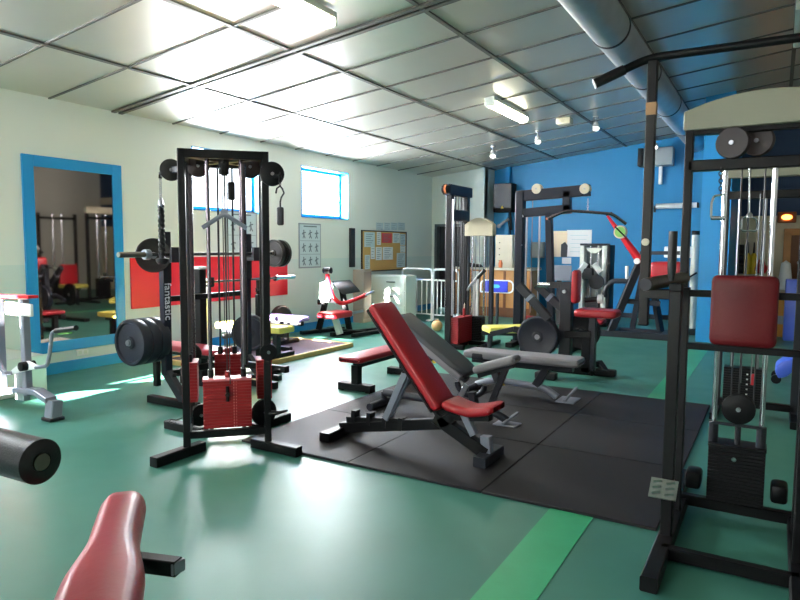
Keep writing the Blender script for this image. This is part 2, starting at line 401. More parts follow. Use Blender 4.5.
# sloping metal ceiling and its joints
mb = MB(); zc = ceil_z
mb.prism([(XL - 0.3, YB - 0.2, zc(XL - 0.3)), (XR + 0.2, YB - 0.2, zc(XR + 0.2)), (XR + 0.2, YF + 0.2, zc(XR + 0.2)), (XL - 0.3, YF + 0.2, zc(XL - 0.3))], (0, 0, 0.12)); struct(mb, 'ceiling', CEILM)
mb = MB(); up = V((-0.115, 0, 1)).normalized()
for xx in (-5.79, -4.33, -2.86, -1.40, 0.06, 1.52, 2.98): mb.bar((xx, YB, zc(xx) - 0.006), (xx, YF, zc(xx) - 0.006), 0.045, 0.018, up)
yy = 5.22 - 0.86 * 9
while yy < YF:
    wide = abs(yy - 5.22) < 0.01
    for off in ((-0.05, 0.05) if wide else (0,)):
        mb.bar((XL, yy + off, zc(XL) - 0.006), (XR, yy + off, zc(XR) - 0.006), 0.055 if wide else 0.028, 0.03 if wide else 0.014, up)
    yy += 0.86
struct(mb, 'trim_3', SEAMM)
# blue skirting of the left wall, green strip in the floor
struct(MB().box((XL + 0.012, (YB + YW) / 2, 0.065), (0.024, YW - YB, 0.13)), 'baseboard_left', BLUEF)
struct(MB().box((-2.9, YF - 0.012, 0.05), (4.8, 0.024, 0.1)), 'baseboard_back', DGREY)
struct(MB().box((-0.935, (YB + 11.0) / 2, 0.0015), (0.245, 11.0 - YB, 0.003)), 'trim_4', STRIPM)

# ------------------------------------------------------------------ lights, sky, camera
wd = bpy.data.worlds.new('sky'); scene.world = wd; wd.use_nodes = True
bg = wd.node_tree.nodes['Background']; bg.inputs[0].default_value = (0.80, 0.90, 1.0, 1); bg.inputs[1].default_value = 3.0
def area(name, loc, rot, sx, sy, power, col=(1, 1, 1)):
    l = bpy.data.lights.new(name, 'AREA'); l.shape = 'RECTANGLE'; l.size = sx; l.size_y = sy; l.energy = power; l.color = col
    o = bpy.data.objects.new(name, l); COL.objects.link(o); o.location = loc; o.rotation_euler = rot; return o
PW = 470
area('rear_fill', (-2.9, YB - 0.35, 1.85), (math.radians(90), 0, 0), 3.4, 1.7, 90, (0.96, 0.98, 1.0))  # fill lamp added outside the wide rear opening
for k, (y0, y1) in enumerate(wins):
    area('daylight', (XL - REC - 0.12, (y0 + y1) / 2, (WZ0 + WZ1) / 2), (0, math.radians(-90), 0), 1.1, y1 - y0 + 0.3, PW if k < 2 else 360, (0.95, 0.98, 1.0))
sun = bpy.data.lights.new('low_sun', 'SUN'); sun.energy = 420; sun.angle = math.radians(0.6); sun.color = (1, 0.95, 0.84)
so = bpy.data.objects.new('low_sun', sun); COL.objects.link(so)
so.rotation_euler = V((-0.02, 1.0, -0.15)).to_track_quat('-Z', 'Y').to_euler()

cam = bpy.data.cameras.new('camera'); cam.sensor_width = 36; cam.lens = FOC / 800 * 36; cam.clip_start = 0.05
co = bpy.data.objects.new('camera', cam); COL.objects.link(co); co.matrix_world = Matrix.Translation(EYE) @ W.to_4x4(); scene.camera = co
vs = scene.view_settings; vs.view_transform = 'Standard'; vs.look = 'None'; vs.gamma = 1; vs.use_curve_mapping = False; vs.exposure = 0.8
scene.cycles.max_bounces = 8; scene.cycles.diffuse_bounces = 4; scene.cycles.glossy_bounces = 4; scene.cycles.sample_clamp_indirect = 8
#PART2
# ------------------------------------------------------------------ ceiling fittings
def ceiling_lamp(x, y0, y1, label, lit=True):
    z = ceil_z(x); r = thing('ceiling_lamp', label, 'lamp', (x, (y0 + y1) / 2, z - 0.01), 'fluorescent ceiling lamps')
    t = V((1, 0, 0.115)).normalized()
    MB().box((x, (y0 + y1) / 2, z - 0.045), (0.15, y1 - y0, 0.06), Matrix.Rotation(-math.atan(0.115), 3, 'Y'), 0.008, 1).build('housing', OFFW, r)
    mb = MB(); prof = [(-0.07, 0), (-0.066, -0.03), (-0.04, -0.055), (0.04, -0.055), (0.066, -0.03), (0.07, 0)]
    mb.prism([(x + a, y0 + 0.03, z - 0.083 + b + a * 0.115) for a, b in prof], (0, y1 - y0 - 0.06, 0)); mb.build('diffuser', LAMPM if lit else OFFW, r)
    for yy in (y0 + 0.012, y1 - 0.012): MB().box((x, yy, z - 0.098), (0.15, 0.03, 0.085), None, 0.008, 1).build('end_cap', OFFW, r)
    return r
ceiling_lamp(-3.5, 8.35, 9.75, 'lit fluorescent ceiling lamp in the middle of the room, whole in view')
ceiling_lamp(-3.52, 3.1, 4.75, 'fluorescent ceiling lamp cut off by the top edge of the photo')
ceiling_lamp(0.12, 7.6, 9.0, 'unlit pale ceiling lamp at the right edge above the arched cable machine', False)
for px, py, lab in ((493, 146, 'small white ceiling spotlight nearest the pale wall, first of three'), (538, 131, 'small white ceiling spotlight in the middle, beside the square detector box'), (596, 117, 'small white ceiling spotlight nearest the round duct on its left'), (655, 138, 'small white ceiling spotlight half hidden behind the pull-up bar post')):
    r_ = ray(px, py); t = (ceil_z(0) - 1.5) / (r_.z - 0.115 * r_.x); p = EYE + r_ * t; p.z = ceil_z(p.x)
    r = thing('ceiling_spotlight', lab, 'spotlight', p, 'ceiling spotlights')
    MB().lathe(p, -Z, [(-0.005, 0.05), (0.03, 0.05), (0.035, 0.012), (0.12, 0.012), (0.12, 0.001)], 16).build('mount', STEEL, r)
    ax = V((0.2, -0.5, -0.8)).normalized(); c = p - Z * 0.13
    h = MB().lathe(c - ax * 0.05, ax, [(0, 0.02), (0.02, 0.04), (0.12, 0.062), (0.14, 0.062), (0.14, 0.05), (0.12, 0.03)], 20).build('lamp_head', WHITE, r)
    MB().lathe(c, ax, [(0.06, 0.001), (0.075, 0.045), (0.08, 0.045), (0.085, 0.001)], 16).build('bulb', BULB, h)
p = V((-3.12, 10.63, ceil_z(-3.12)))
solid(MB().box(p - Z * 0.045, (0.24, 0.2, 0.11), None, 0.02), 'detector_box', CREAM, 'cream square box on the ceiling between two spotlights', 'detector', None).location = p * 0
# duct
dc, dr = (-1.475, 3.585), 0.18
r = thing('air_duct', 'large round silver ventilation duct running along the ceiling', 'duct', (dc[0], 7, dc[1]))
mb = MB(); mb.lathe((dc[0], YB, dc[1]), Y, [(0, dr), (11.1 - YB + 3, dr)], 40)
mb.build('duct_pipe', DUCTM, r)
for k in range(7):
    yy = 0.9 + k * 1.85
    MB().lathe((dc[0], yy, dc[1]), Y, [(-0.02, dr), (-0.014, dr + 0.008), (0.014, dr + 0.008), (0.02, dr)], 40).build('joint_band', DGREY if k % 1 == 0 else DUCTM, r)
for k in range(5):
    yy = 1.0 + k * 3; MB().bar((dc[0], yy, dc[1] + dr - 0.02), (dc[0], yy, ceil_z(dc[0])), 0.03, 0.004).build('hanger', STEEL, r)

# ------------------------------------------------------------------ left wall: mirror, red panel, posters, board
y0, y1, z0, z1 = 4.01, 5.24, 0.255, 2.485; fw = 0.125
r = thing('wall_mirror', 'tall mirror in a wide blue frame on the left wall', 'mirror', (XL, (y0 + y1) / 2, z0))
m = MB()
for a, b, c, d in ((y0, y0 + fw, z0, z1), (y1 - fw, y1, z0, z1), (y0 + fw, y1 - fw, z0, z0 + fw), (y0 + fw, y1 - fw, z1 - fw, z1)):
    m.box((XL + 0.015, (a + b) / 2, (c + d) / 2), (0.03, b - a, d - c), None, 0.003, 1)
m.build('frame', BLUEF, r)
MB().box((XL + 0.008, (y0 + y1) / 2, (z0 + z1) / 2), (0.012, y1 - y0 - 2 * fw + 0.01, z1 - z0 - 2 * fw + 0.01)).build('mirror_glass', MIRROR, r)
p = P(82, 352, x=XL)
r = thing('wall_socket', 'small white double socket on the wall under the mirror', 'socket', (XL, p.y, p.z))
MB().box((XL + 0.008, p.y, p.z), (0.016, 0.15, 0.08), None, 0.006).build('plate', WHITE, r)
MB().box((XL + 0.017, p.y - 0.035, p.z), (0.004, 0.04, 0.04)).box((XL + 0.017, p.y + 0.035, p.z), (0.004, 0.04, 0.04)).build('outlet', OFFW, r)
solid(MB().box((XL + 0.012, 6.87, 1.0), (0.024, 3.06, 0.66), None, 0.004, 1), 'wall_panel', REDWALL, 'long red panel fixed low along the pale left wall', 'panel', (XL, 6.87, 1.0))
def exercise_poster(yc, zc_, w, h, label):
    r = thing('exercise_poster', label, 'poster', (XL, yc, zc_), 'exercise posters')
    MB().box((XL + 0.006, yc, zc_), (0.012, w, h)).build('frame', GREYBOX, r)
    MB().box((XL + 0.012, yc, zc_), (0.006, w - 0.05, h - 0.05)).build('sheet', PAPERB, r)
    m = MB(); g = MB()
    g.box((XL + 0.0155, yc, zc_ + h / 2 - 0.055), (0.002, w * 0.6, 0.022))
    for i in range(3):
        zz = zc_ + h * (0.26 - 0.3 * i)
        g_ = 0
        if i: g.box((XL + 0.0155, yc, zz + h * 0.15), (0.002, w - 0.06, 0.006))
        for j in range(3):
            yy = yc + (j - 1) * w * 0.29; k = random.uniform(-0.5, 0.5)
            xf = XL + 0.0165; m = MB()
            m.sphere((xf, yy + 0.02 * k, zz + 0.058), 0.016, (0.15, 1, 1), 8)
            def st(a, b, ww=0.02): m.bar((xf, yy + a[0], zz + a[1]), (xf, yy + b[0], zz + b[1]), 0.002, ww, up=Z) if abs(a[0] - b[0]) > abs(a[1] - b[1]) else m.bar((xf, yy + a[0], zz + a[1]), (xf, yy + b[0], zz + b[1]), 0.002, ww, up=Y)
            st((0.02 * k, 0.04), (0, -0.02), 0.03); st((0, -0.02), (-0.03 - 0.02 * k, -0.075)); st((0, -0.02), (0.03 - 0.02 * k, -0.075)); st((0.02 * k, 0.03), (-0.05, 0.03 * k)); st((0.02 * k, 0.03), (0.05, -0.03 * k + 0.02)); m.build('figure_drawing', INK, r)
    g.build('rule_line', INK, r)
    return r
exercise_poster(9.03, 1.5, 0.62, 0.79, 'framed grey chart of nine exercise drawings under the second window')
exercise_poster(7.35, 1.55, 0.66, 0.95, 'framed exercise chart seen through the cable tower, under the first window')
y0_, z0_ = P(212, 268, x=XL).y, 0
# thin dark strip, sheet
a, b = P(348.5, 228, x=XL), P(354, 267, x=XL)
solid(MB().box((XL + 0.02, (a.y + b.y) / 2, (a.z + b.z) / 2), (0.04, 0.16, a.z - b.z), None, 0.005, 1), 'wall_strip', DGREY, 'narrow dark upright strip on the wall beside the notice board', 'panel', (XL, (a.y + b.y) / 2, b.z))
# notice board and its papers
by0, by1, bz0, bz1 = 10.66, 12.45, 0.98, 1.82
r = thing('notice_board', 'cork notice board in a thin grey frame on the left wall', 'notice board', (XL, (by0 + by1) / 2, bz0))
MB().box((XL + 0.008, (by0 + by1) / 2, (bz0 + bz1) / 2), (0.016, by1 - by0, bz1 - bz0)).build('cork_panel', CORK, r)
m = MB()
for (a, b, c, d) in ((by0, by1, bz1 - 0.02, bz1), (by0, by1, bz0, bz0 + 0.02), (by0, by0 + 0.025, bz0, bz1), (by1 - 0.025, by1, bz0, bz1)): m.box((XL + 0.013, (a + b) / 2, (c + d) / 2), (0.026, b - a, d - c))
m.build('frame', DGREY, r)
def paper(px0, py0, px1, py1, m_, label, lines=6, dx=0.02):
    a, b = P(px0, py0, x=XL), P(px1, py1, x=XL); yc, zc_ = (a.y + b.y) / 2, (a.z + b.z) / 2; w, h = abs(b.y - a.y), abs(a.z - b.z)
    r = thing('pinned_sheet', label, 'paper', (XL + dx, yc, zc_), 'sheets pinned on the wall')
    MB().box((XL + dx, yc, zc_), (0.004, w, h)).build('sheet', m_, r)
    t = MB()
    for i in range(lines): t.box((XL + dx + 0.0025, yc - w * 0.06 * (i % 3), zc_ + h * (0.36 - 0.72 * i / max(1, lines - 1))), (0.001, w * (0.7 - 0.12 * (i % 3)), h * 0.035))
    t.build('printed_line', INK, r)
paper(363.5, 232, 374, 247, PAPERB, 'pale sheet in the upper left corner of the cork board')
paper(364, 255, 369, 269, PAPERB, 'pale sheet in the lower left corner of the cork board')
paper(376, 232, 380, 245, PAPER, 'narrow white sheet left of the red sheet on the cork board')
paper(381, 233, 391, 243, PAPERR, 'red sheet on the cork board, the only red one')
paper(392, 233, 399, 243, PAPER, 'white sheet right of the red sheet on the cork board')
paper(399.5, 234, 404.5, 245, PAPERB, 'pale sheet in the upper right corner of the cork board')
paper(370, 247, 374, 259, PAPER, 'small white sheet below the upper left sheet of the cork board', 4)
paper(375, 247, 381, 260, PAPER, 'white sheet under the narrow one on the cork board')
paper(382, 247, 392, 259.5, PAPER, 'large white sheet in the middle of the cork board')
paper(396, 253, 404.5, 267, PAPERB, 'pale sheet in the lower right corner of the cork board')
paper(399.5, 245.5, 404.5, 252.5, PAPER, 'small white sheet at the right edge of the cork board', 3)
for k, (a, b) in enumerate(((376, 383), (384, 390), (390.7, 397), (397.7, 404.5))):
    paper(a, 222.5, b, 230.2, PAPERB, ['bluish sheet above the cork board, first from the left', 'bluish sheet above the cork board, second from the left', 'bluish sheet above the cork board, third from the left', 'bluish sheet above the cork board, last on the right'][k], 4, 0.004)
# small sheet seen between tower posts
a, b = P(246, 239, x=XL), P(254.5, 247.5, x=XL)
solid(MB().box((XL + 0.003, (a.y + b.y) / 2, (a.z + b.z) / 2), (0.005, b.y - a.y, a.z - b.z)), 'notice_sheet', PAPER, 'small pale sheet on the wall seen between the cable tower posts', 'paper', (XL, (a.y + b.y) / 2, b.z))
# drawer cabinet under the board, and the tall beige locker beside it
cfy, cx0, cx1 = 10.9, XL + 0.03, P(406, 290, y=10.9).x
r = thing('drawer_cabinet', 'white sunlit drawer cabinet standing under the notice board', 'cabinet', ((cx0 + cx1) / 2, cfy + 0.25, 0))
MB().box(((cx0 + cx1) / 2, cfy + 0.21, 0.46), (cx1 - cx0, 0.42, 0.92), None, 0.006, 1).build('body', OFFW, r)
for i, (a, b) in enumerate(((0.06, 0.32), (0.34, 0.6), (0.62, 0.9))):
    d = MB().box(((cx0 + cx1) / 2, cfy - 0.008, (a + b) / 2), (cx1 - cx0 - 0.05, 0.016, b - a), None, 0.004, 1).build('drawer', OFFW, r)
    MB().box(((cx0 + cx1) / 2 + 0.1, cfy - 0.025, (a + b) / 2 + 0.03), (0.2, 0.02, 0.02), None, 0.005, 1).build('handle', DGREY, d)
r = thing('tall_locker', 'narrow beige locker standing between preacher bench and drawer cabinet', 'locker', (XL + 0.2, 10.45, 0))
MB().box((XL + 0.14, 10.5, 0.52), (0.24, 0.3, 1.04), None, 0.006, 1).build('body', mat('locker_beige', (176, 156, 140), 0.5, 0, 0.1), r)
MB().box((XL + 0.266, 10.5, 0.54), (0.012, 0.26, 0.92), None, 0.003, 1).build('door', mat('locker_door', (150, 126, 112), 0.5, 0, 0.1), r)
# low white panel by the arm-crank machine
a = P(48, 391, z=0)
solid(MB().box(((XL + a.x) / 2, a.y - 0.55, 0.19), (a.x - XL - 0.01, 1.1, 0.38), None, 0.008, 1), 'white_ledge_box', OFFW, 'low white boxed ledge at the wall behind the arm crank machine', 'ledge', ((XL + a.x) / 2, a.y - 0.55, 0))

# ------------------------------------------------------------------ rubber floor tiles, lifting platform
tx = [-3.47, -2.48, -1.485, -0.48]; ty = [3.52, 4.6, 5.63, 6.65]
rows, cols_ = ['front', 'middle', 'back'], ['left', 'middle', 'right']
for j in range(3):
    for i in range(3):
        a, b, c, d = tx[i] + 0.002, tx[i + 1] - 0.002, ty[j] + 0.002, ty[j + 1] - 0.002
        solid(MB().box(((a + b) / 2, (c + d) / 2, 0.009), (b - a, d - c, 0.018), None, 0.003, 1), 'rubber_tile', MATTILE, 'black rubber floor tile, %s row, %s column of the square of nine' % (rows[j], cols_[i]), 'floor tile', ((a + b) / 2, (c + d) / 2, 0), 'rubber floor tiles')
r = thing('lifting_platform', 'low dark platform edged in pale wood under the yellow benches', 'platform', (-6.05, 6.6, 0))
MB().box((-6.05, 6.6, 0.026), (1.2, 2.3, 0.052)).build('matting', PLATMAT, r)
m = MB()
for (cx, cy, sx, sy) in ((-5.42, 6.6, 0.06, 2.42), (-6.68, 6.6, 0.06, 2.42), (-6.05, 7.78, 1.2, 0.06), (-6.05, 5.42, 1.2, 0.06)): m.box((cx, cy, 0.03), (sx, sy, 0.06), None, 0.004, 1)
m.build('wood_edge', WOODEDGE, r)

# ------------------------------------------------------------------ four-sided cable tower
dep = lambda p: (W.transposed() @ (V(p) - EYE)).z * -1
TC = V((-3.565, 3.485, 0)); S2 = math.sqrt(0.5)
r = thing('cable_tower', 'black four-sided cable tower with red weight stacks, front left', 'cable machine', TC)
dirs = [V((0, -1, 0)), V((1, 0, 0)), V((0, 1, 0)), V((-1, 0, 0))]; PR, H_ = 0.40, 2.16
for k, d in enumerate(dirs):
    m = MB(); m.bar(TC + d * 0.26 + Z * 0.035, TC + d * 0.69 + Z * 0.035, 0.075, 0.07); m.build('foot', BLACK, r)
    MB().post(TC + d * PR, 0.07, H_, 0.05, 0.05, math.radians(45) if k in (0, 1) else math.radians(45)).build('upright', BLACKD, r)
m = MB()
for a, b in ((0, 1), (1, 2), (2, 3), (3, 0)):
    m.bar(TC + dirs[a] * PR + Z * (H_ - 0.03), TC + dirs[b] * PR + Z * (H_ - 0.03), 0.05, 0.06)
m.build('frame_ring', BLACK, r)
for px_, py_ in ((198, 166), (250, 167)): pulley(P(px_, py_, d=dep(TC) - 0.05), V((-0.72, 0.69, 0)), 0.085, r, 'wheel', 0.03, mat('wheel_brown', (40, 24, 24), 0.5))
m = MB()
for a, b in ((0, 1), (1, 2), (2, 3), (3, 0)): m.bar(TC + dirs[a] * PR + Z * 0.15, TC + dirs[b] * PR + Z * 0.15, 0.045, 0.05)
m.build('base_ring', BLACK, r)
MB().bar(TC - Y * PR + Z * (H_ - 0.03), TC + Y * PR + Z * (H_ - 0.03), 0.06, 0.05).bar(TC - X * PR + Z * (H_ - 0.03), TC + X * PR + Z * (H_ - 0.03), 0.06, 0.05).build('top_cross', BLACK, r)
rotm = lambda u: Matrix((u, Z.cross(u), Z)).transposed()
for k in range(4):
    u = (dirs[(k + 1) % 4] - dirs[k]).normalized(); n = (dirs[k] + dirs[(k + 1) % 4]).normalized()
    c = TC + n * (0.2 if k == 0 else 0.22)
    w_, z0, z1, n_ = (0.34, 0.2, 0.56, 16) if k == 0 else (0.15, 0.32, 0.62, 12)
    if k == 0: z0, z1 = P(229, 425, d=dep(c)).z, P(229, 378, d=dep(c)).z
    if k != 0: c = TC + n * 0.27; w_, z0, z1 = 0.2, 0.34, 0.62
    st = stack_mesh(c, u, w_, 0.11, z0, z1, n_).build('weight_stack', REDSTACK, r)
    MB().box(c + Z * (z1 + 0.008), (w_ + 0.006, 0.118, 0.018), rotm(u), 0.004, 1).build('top_plate', mat('stack_top_rose', (216, 120, 130), 0.35) if k == 0 else REDSTACK, st)
    m = MB()
    for i in range(int(n_)):
        zz = z0 + (z1 - z0) * (i + 0.5) / n_
        m.lathe(c + n * 0.054 + u * 0.045 + Z * (zz - z0) + Z * z0, n, [(0, 0.001), (0, 0.004), (0.003, 0.004), (0.003, 0.001)], 8); m.lathe(c + n * 0.054 + u * 0.062 + Z * zz, n, [(0, 0.001), (0, 0.003), (0.003, 0.003), (0.003, 0.001)], 8)
    m.build('number_strip', mat('stack_number', (214, 150, 140), 0.5), st)
    MB().lathe(c + n * 0.05 + Z * (z1 - 0.09), n, [(0, 0.008), (0.05, 0.008), (0.05, 0.016), (0.075, 0.016), (0.075, 0.001)], 12).bar(c + n * 0.063 + Z * (z1 - 0.04), c + n * 0.063 + Z * (z1 - 0.15), 0.02, 0.015).build('selector_pin', BLACKD, st)
    MB().tube([c + Z * z1, c + Z * (z1 + 0.06)], 0.018).build('stack_rod', REDSTACK, st)
    for s in ((-1, 1) if k == 0 else (-1, 1)):
        q = c + u * s * (0.115 if k == 0 else 0.055)
        MB().tube([q + Z * 0.15, q + Z * (H_ - 0.05)], 0.008 if k else 0.014, 12).build('guide_rod', GUN if k == 0 else DGREY, r)
        MB().tube([q + Z * (z1 + 0.015), q + Z * (z1 + 0.075)], 0.02, 12).build('rod_collar', BLACKD, r)
    m = MB(); m.tube([c + Z * (z1 + 0.06), c + Z * (H_ - 0.1)], 0.004, 6); m.tube([c + n * 0.06 + u * 0.02 + Z * 0.5, c + n * 0.03 + u * 0.02 + Z * (H_ - 0.1)], 0.004, 6); m.build('cable', CABLE, r)
# dark round columns just inside the left and right posts
for px, nm in ((189, 'column'),):
    pass
for d in (dirs[3],):
    q = TC + d * 0.33 + dirs[0] * 0.05
    MB().tube([q + Z * 0.5, q + Z * (H_ - 0.12)], 0.03, 16).build('slide_column', GUN, r)
n0 = (dirs[0] + dirs[1]).normalized(); u0 = (dirs[1] - dirs[0]).normalized()
q = TC + n0 * 0.2 + u0 * 0.125
MB().tube([q + Z * 0.63, q + Z * (H_ - 0.08)], 0.026, 16).build('slide_column', GUN, r)
# pulleys: top ones sticking out left and right, middle and low ones
PUL = {}
for d, px_, py_, ex_ in ((dirs[3], 171, 170, 160), (dirs[1], 272, 174, 280)):
    pc_ = P(px_, py_, y=TC.y); PUL[tuple(d)] = V((P(ex_, py_, y=TC.y).x, TC.y, pc_.z))
    MB().bar(TC + d * (PR - 0.03) + Z * pc_.z, (pc_.x, TC.y, pc_.z), 0.03, 0.05).build('pulley_bracket', BLACK, r)
    pulley(pc_, V((-0.75, 0.66, 0)), 0.085, r)
    e_ = PUL[tuple(d)]
    MB().tube([(pc_.x, TC.y, pc_.z - 0.02), e_ + Z * -0.02, e_ - Z * 0.06], 0.014).build('cable_end', BLACKD, r)
for px_, py_, d_, rr in ((191, 354, dep(TC + dirs[3] * PR), 0.082), (268.5, 352, dep(TC + dirs[1] * PR) - 0.07, 0.062), (200, 415, dep(TC + dirs[3] * PR * 0.5), 0.085), (264, 412, dep(TC + dirs[1] * PR) + 0.1, 0.1)):
    pulley(P(px_, py_, d=d_), V((1, -1, 0)) if py_ < 400 else V((1, -0.3, 0)), rr, r)
pulley(TC + n0 * 0.22 + Z * (H_ - 0.12), u0, 0.05, r); MB().bar(TC + n0 * 0.22 + Z * (H_ - 0.02), TC + n0 * 0.22 + Z * (H_ - 0.16), 0.06, 0.05).build('pulley_bracket', BLACK, r)
MB().box(TC + n0 * 0.16 + u0 * 0.05 + Z * (H_ - 0.27), (0.05, 0.05, 0.13), rotm(u0), 0.01).build('pulley_block', BLACK, r)
MB().tube([TC + dirs[1] * 0.4 + Z * 0.27, TC + dirs[1] * 0.5 + Y * 0.02 + Z * 0.29, TC + dirs[1] * 0.56 + Y * 0.03 + Z * 0.31], 0.014, radii=[0.022, 0.012, 0.008]).build('cable_hook', BLACKD, r)
ring = [P(182, 418, x=-3.92), P(176, 420, x=-3.92), P(171, 419.5, x=-3.92), P(168.6, 422, x=-3.92), P(171, 424, x=-3.92), P(176, 422.5, x=-3.92)]
MB().tube(ring, 0.004, 6).build('cable_loop', BLACKD, r)
# V handle hanging in the front bay, rope on the left, hook on the right
q = TC + n0 * 0.3; zt = P(222, 212, x=q.x).z
vz = 1.72
r = thing('v_bar_handle', 'grey V-shaped pulldown handle hanging in the cable tower', 'handle', q + Z * vz)
MB().tube([q - u0 * 0.15 + Z * (vz - 0.1), q + Z * vz, q + u0 * 0.15 + Z * (vz - 0.1)], 0.016, 12, bend=0.03).build('bar', GREYM, r)
MB().tube([q + Z * vz, q + Z * (vz + 0.12)], 0.007, 8).lathe(q + Z * (vz + 0.01) - u0 * 0.0, n0, [(-0.01, 0.01), (-0.01, 0.025), (0.01, 0.025), (0.01, 0.01)], 14).build('swivel', STEEL, r)
def chain(p0, p1, m_, parent, name='chain', n=9, rr=0.012):
    mb = MB(); p0, p1 = V(p0), V(p1)
    for i in range(n):
        c = p0.lerp(p1, (i + 0.5) / n); h = (p0 - p1).length / n * 0.66; ax = X if i % 2 else Y
        pts = [c + ax * rr * math.cos(a) + (p0 - p1).normalized() * h * math.sin(a) for a in [2 * math.pi * k / 10 for k in range(11)]]
        mb.tube(pts, 0.003, 6)
    return mb.build(name, m_, parent)
q = PUL[tuple(dirs[3])] * 1; q.z = 0
r = thing('rope_attachment', 'black braided triceps rope hanging from the left top pulley', 'rope', q + Z * 1.85)
zq = lambda py: P(160, py, y=TC.y).z
chain(q + Z * zq(173), q + Z * zq(200), STEEL, r, n=12)
MB().lathe(q + Z * zq(199), -Z, [(0, 0.012), (0.02, 0.02), (0.06, 0.02), (0.07, 0.024)], 12).build('ferrule', STEEL, r)
mb = MB(); N = 46
for s in (0, 1):
    mb.tube([q + Z * (zq(205) - i * (zq(205) - zq(260)) / 45) + V((math.cos(i * 0.8 + s * math.pi) * 0.011, math.sin(i * 0.8 + s * math.pi) * 0.011, 0)) for i in range(N)], 0.017, 8)
mb.build('braided_rope', FOAM, r)
MB().lathe(q + Z * zq(258), -Z, [(0, 0.02), (0.005, 0.05), (0.025, 0.05), (0.05, 0.03), (0.05, 0.001)], 20).build('rubber_stopper', RUBBER, r)
q = PUL[tuple(dirs[1])] * 1; q.z = 0
r = thing('cable_hook', 'open black hook with a hanging clip under the right top pulley', 'hook', q + Z * 1.85)
chain(q + Z * zq(181), q + Z * zq(192), DGREY, r, n=5, rr=0.008)
cc = q + Z * (zq(192) - 0.055)
MB().tube([cc + Z * 0.05, cc + X * 0.02 + Z * 0.03, cc + X * 0.035, cc + X * 0.01 - Z * 0.03, cc - X * 0.0 - Z * 0.06, cc - X * 0.0 - Z * 0.1], 0.006, 8).tube([cc + Z * 0.05, cc - X * 0.03 + Z * 0.035, cc - X * 0.04 + Z * 0.0], 0.006, 8).build('hook', DGREY, r)
MB().box(cc - Z * 0.16, (0.05, 0.03, 0.13), None, 0.012).build('clip', DGREY, r)

# ------------------------------------------------------------------ bench press rack and barbell behind the tower
BX = -4.85
def oy(px, py, x=BX): return P(px, py, x=x)
pl, pr_ = oy(164, 300), oy(236, 300)
yL = oy(166, 330).y; yR = yL + 1.05
r = thing('bench_press_rack', 'dark bench press rack with vertical pale lettering behind the tower', 'bench press', (BX, (yL + yR) / 2, 0))
zt = oy(163, 222).z
for yy in (yL, yR):
    MB().bar((BX, yy, 0.3), (BX, yy, 1.3), 0.07, 0.08, up=Y).build('upright', NAVY, r)
    h = MB().prism([(BX + 0.04, yy - 0.045, 1.15), (BX + 0.04, yy + 0.045, 1.15), (BX + 0.04, yy + 0.045, 1.62), (BX + 0.04, yy - 0.045, 1.62)], (-0.012, 0, 0)).prism([(BX + 0.03, yy - 0.05, 1.34), (BX + 0.16, yy - 0.05, 1.34), (BX + 0.16, yy - 0.05, 1.48), (BX + 0.14, yy - 0.05, 1.48), (BX + 0.13, yy - 0.05, 1.37), (BX + 0.03, yy - 0.05, 1.40)], (0, 0.1, 0)).build('bar_hook', CHAR, r)
    MB().bar((BX, yy, 0.32), (BX + 0.25, yy, 0.05), 0.07, 0.08).build('leg', CHAR, r)
    MB().bar((BX - 0.25, yy, 0.04), (BX + 0.4, yy, 0.04), 0.07, 0.07).build('foot', BLACK, r)
MB().bar((BX, yL, 1.0), (BX, yR, 1.0), 0.05, 0.05).build('cross_bar', BLACK, r)
MB().bar((BX, yL, 0.3), (BX, yR, 0.3), 0.06, 0.06).build('cross_bar', BLACK, r)
ym = (yL + yR) / 2
MB().bar((BX + 0.2, ym, 0.36), (BX + 1.0, ym, 0.36), 0.06, 0.06).build('bench_beam', BLACK, r)
MB().pad((BX - 0.35, ym, 0.42), X, Y, Z, 1.1, 0.27, 0.06).build('bench_pad', REDROSE, r)
MB().post((BX - 0.8, ym), 0.0, 0.42, 0.06, 0.06).bar((BX - 0.85, ym, 0.39), (BX + 0.1, ym, 0.39), 0.05, 0.05).build('bench_leg', BLACK, r)
ta_, tb_ = P(200, 269, x=BX - 0.3), P(194, 352, x=BX - 0.3)
tp_ = MB().bar(ta_, (tb_.x, ta_.y, 0.03), 0.09, 0.09, up=Y).build('storage_post', BLACKD, r)
MB().box(ta_ + Z * 0.012, (0.1, 0.1, 0.03), None, 0.006, 1).build('white_cap', WHITE, tp_)
pg0 = V((BX, yL, 0.62))
bc = P(129, 343, d=5.75)
text('fantastic', 'lettering', LETTER, (BX + 0.037, yL, 0.98), -Z, Y, 0.105, r)
MB().tube([(bc.x, bc.y - 0.02, bc.z), (bc.x, yL + 0.02, bc.z)], 0.025, 14).bar((bc.x, yL, bc.z), (BX, yL, bc.z), 0.06, 0.07).build('plate_peg', STEEL, r)
for k, lab in enumerate(('front bumper plate of three on the peg left of the tower', 'middle bumper plate of three on the peg left of the tower', 'rear bumper plate of three on the peg left of the tower')):
    weight_plate((bc.x, bc.y + k * 0.102, bc.z), Y, 0.212, 0.098, 'black rubber ' + lab, PLATE, 'bumper plates on the rack peg')
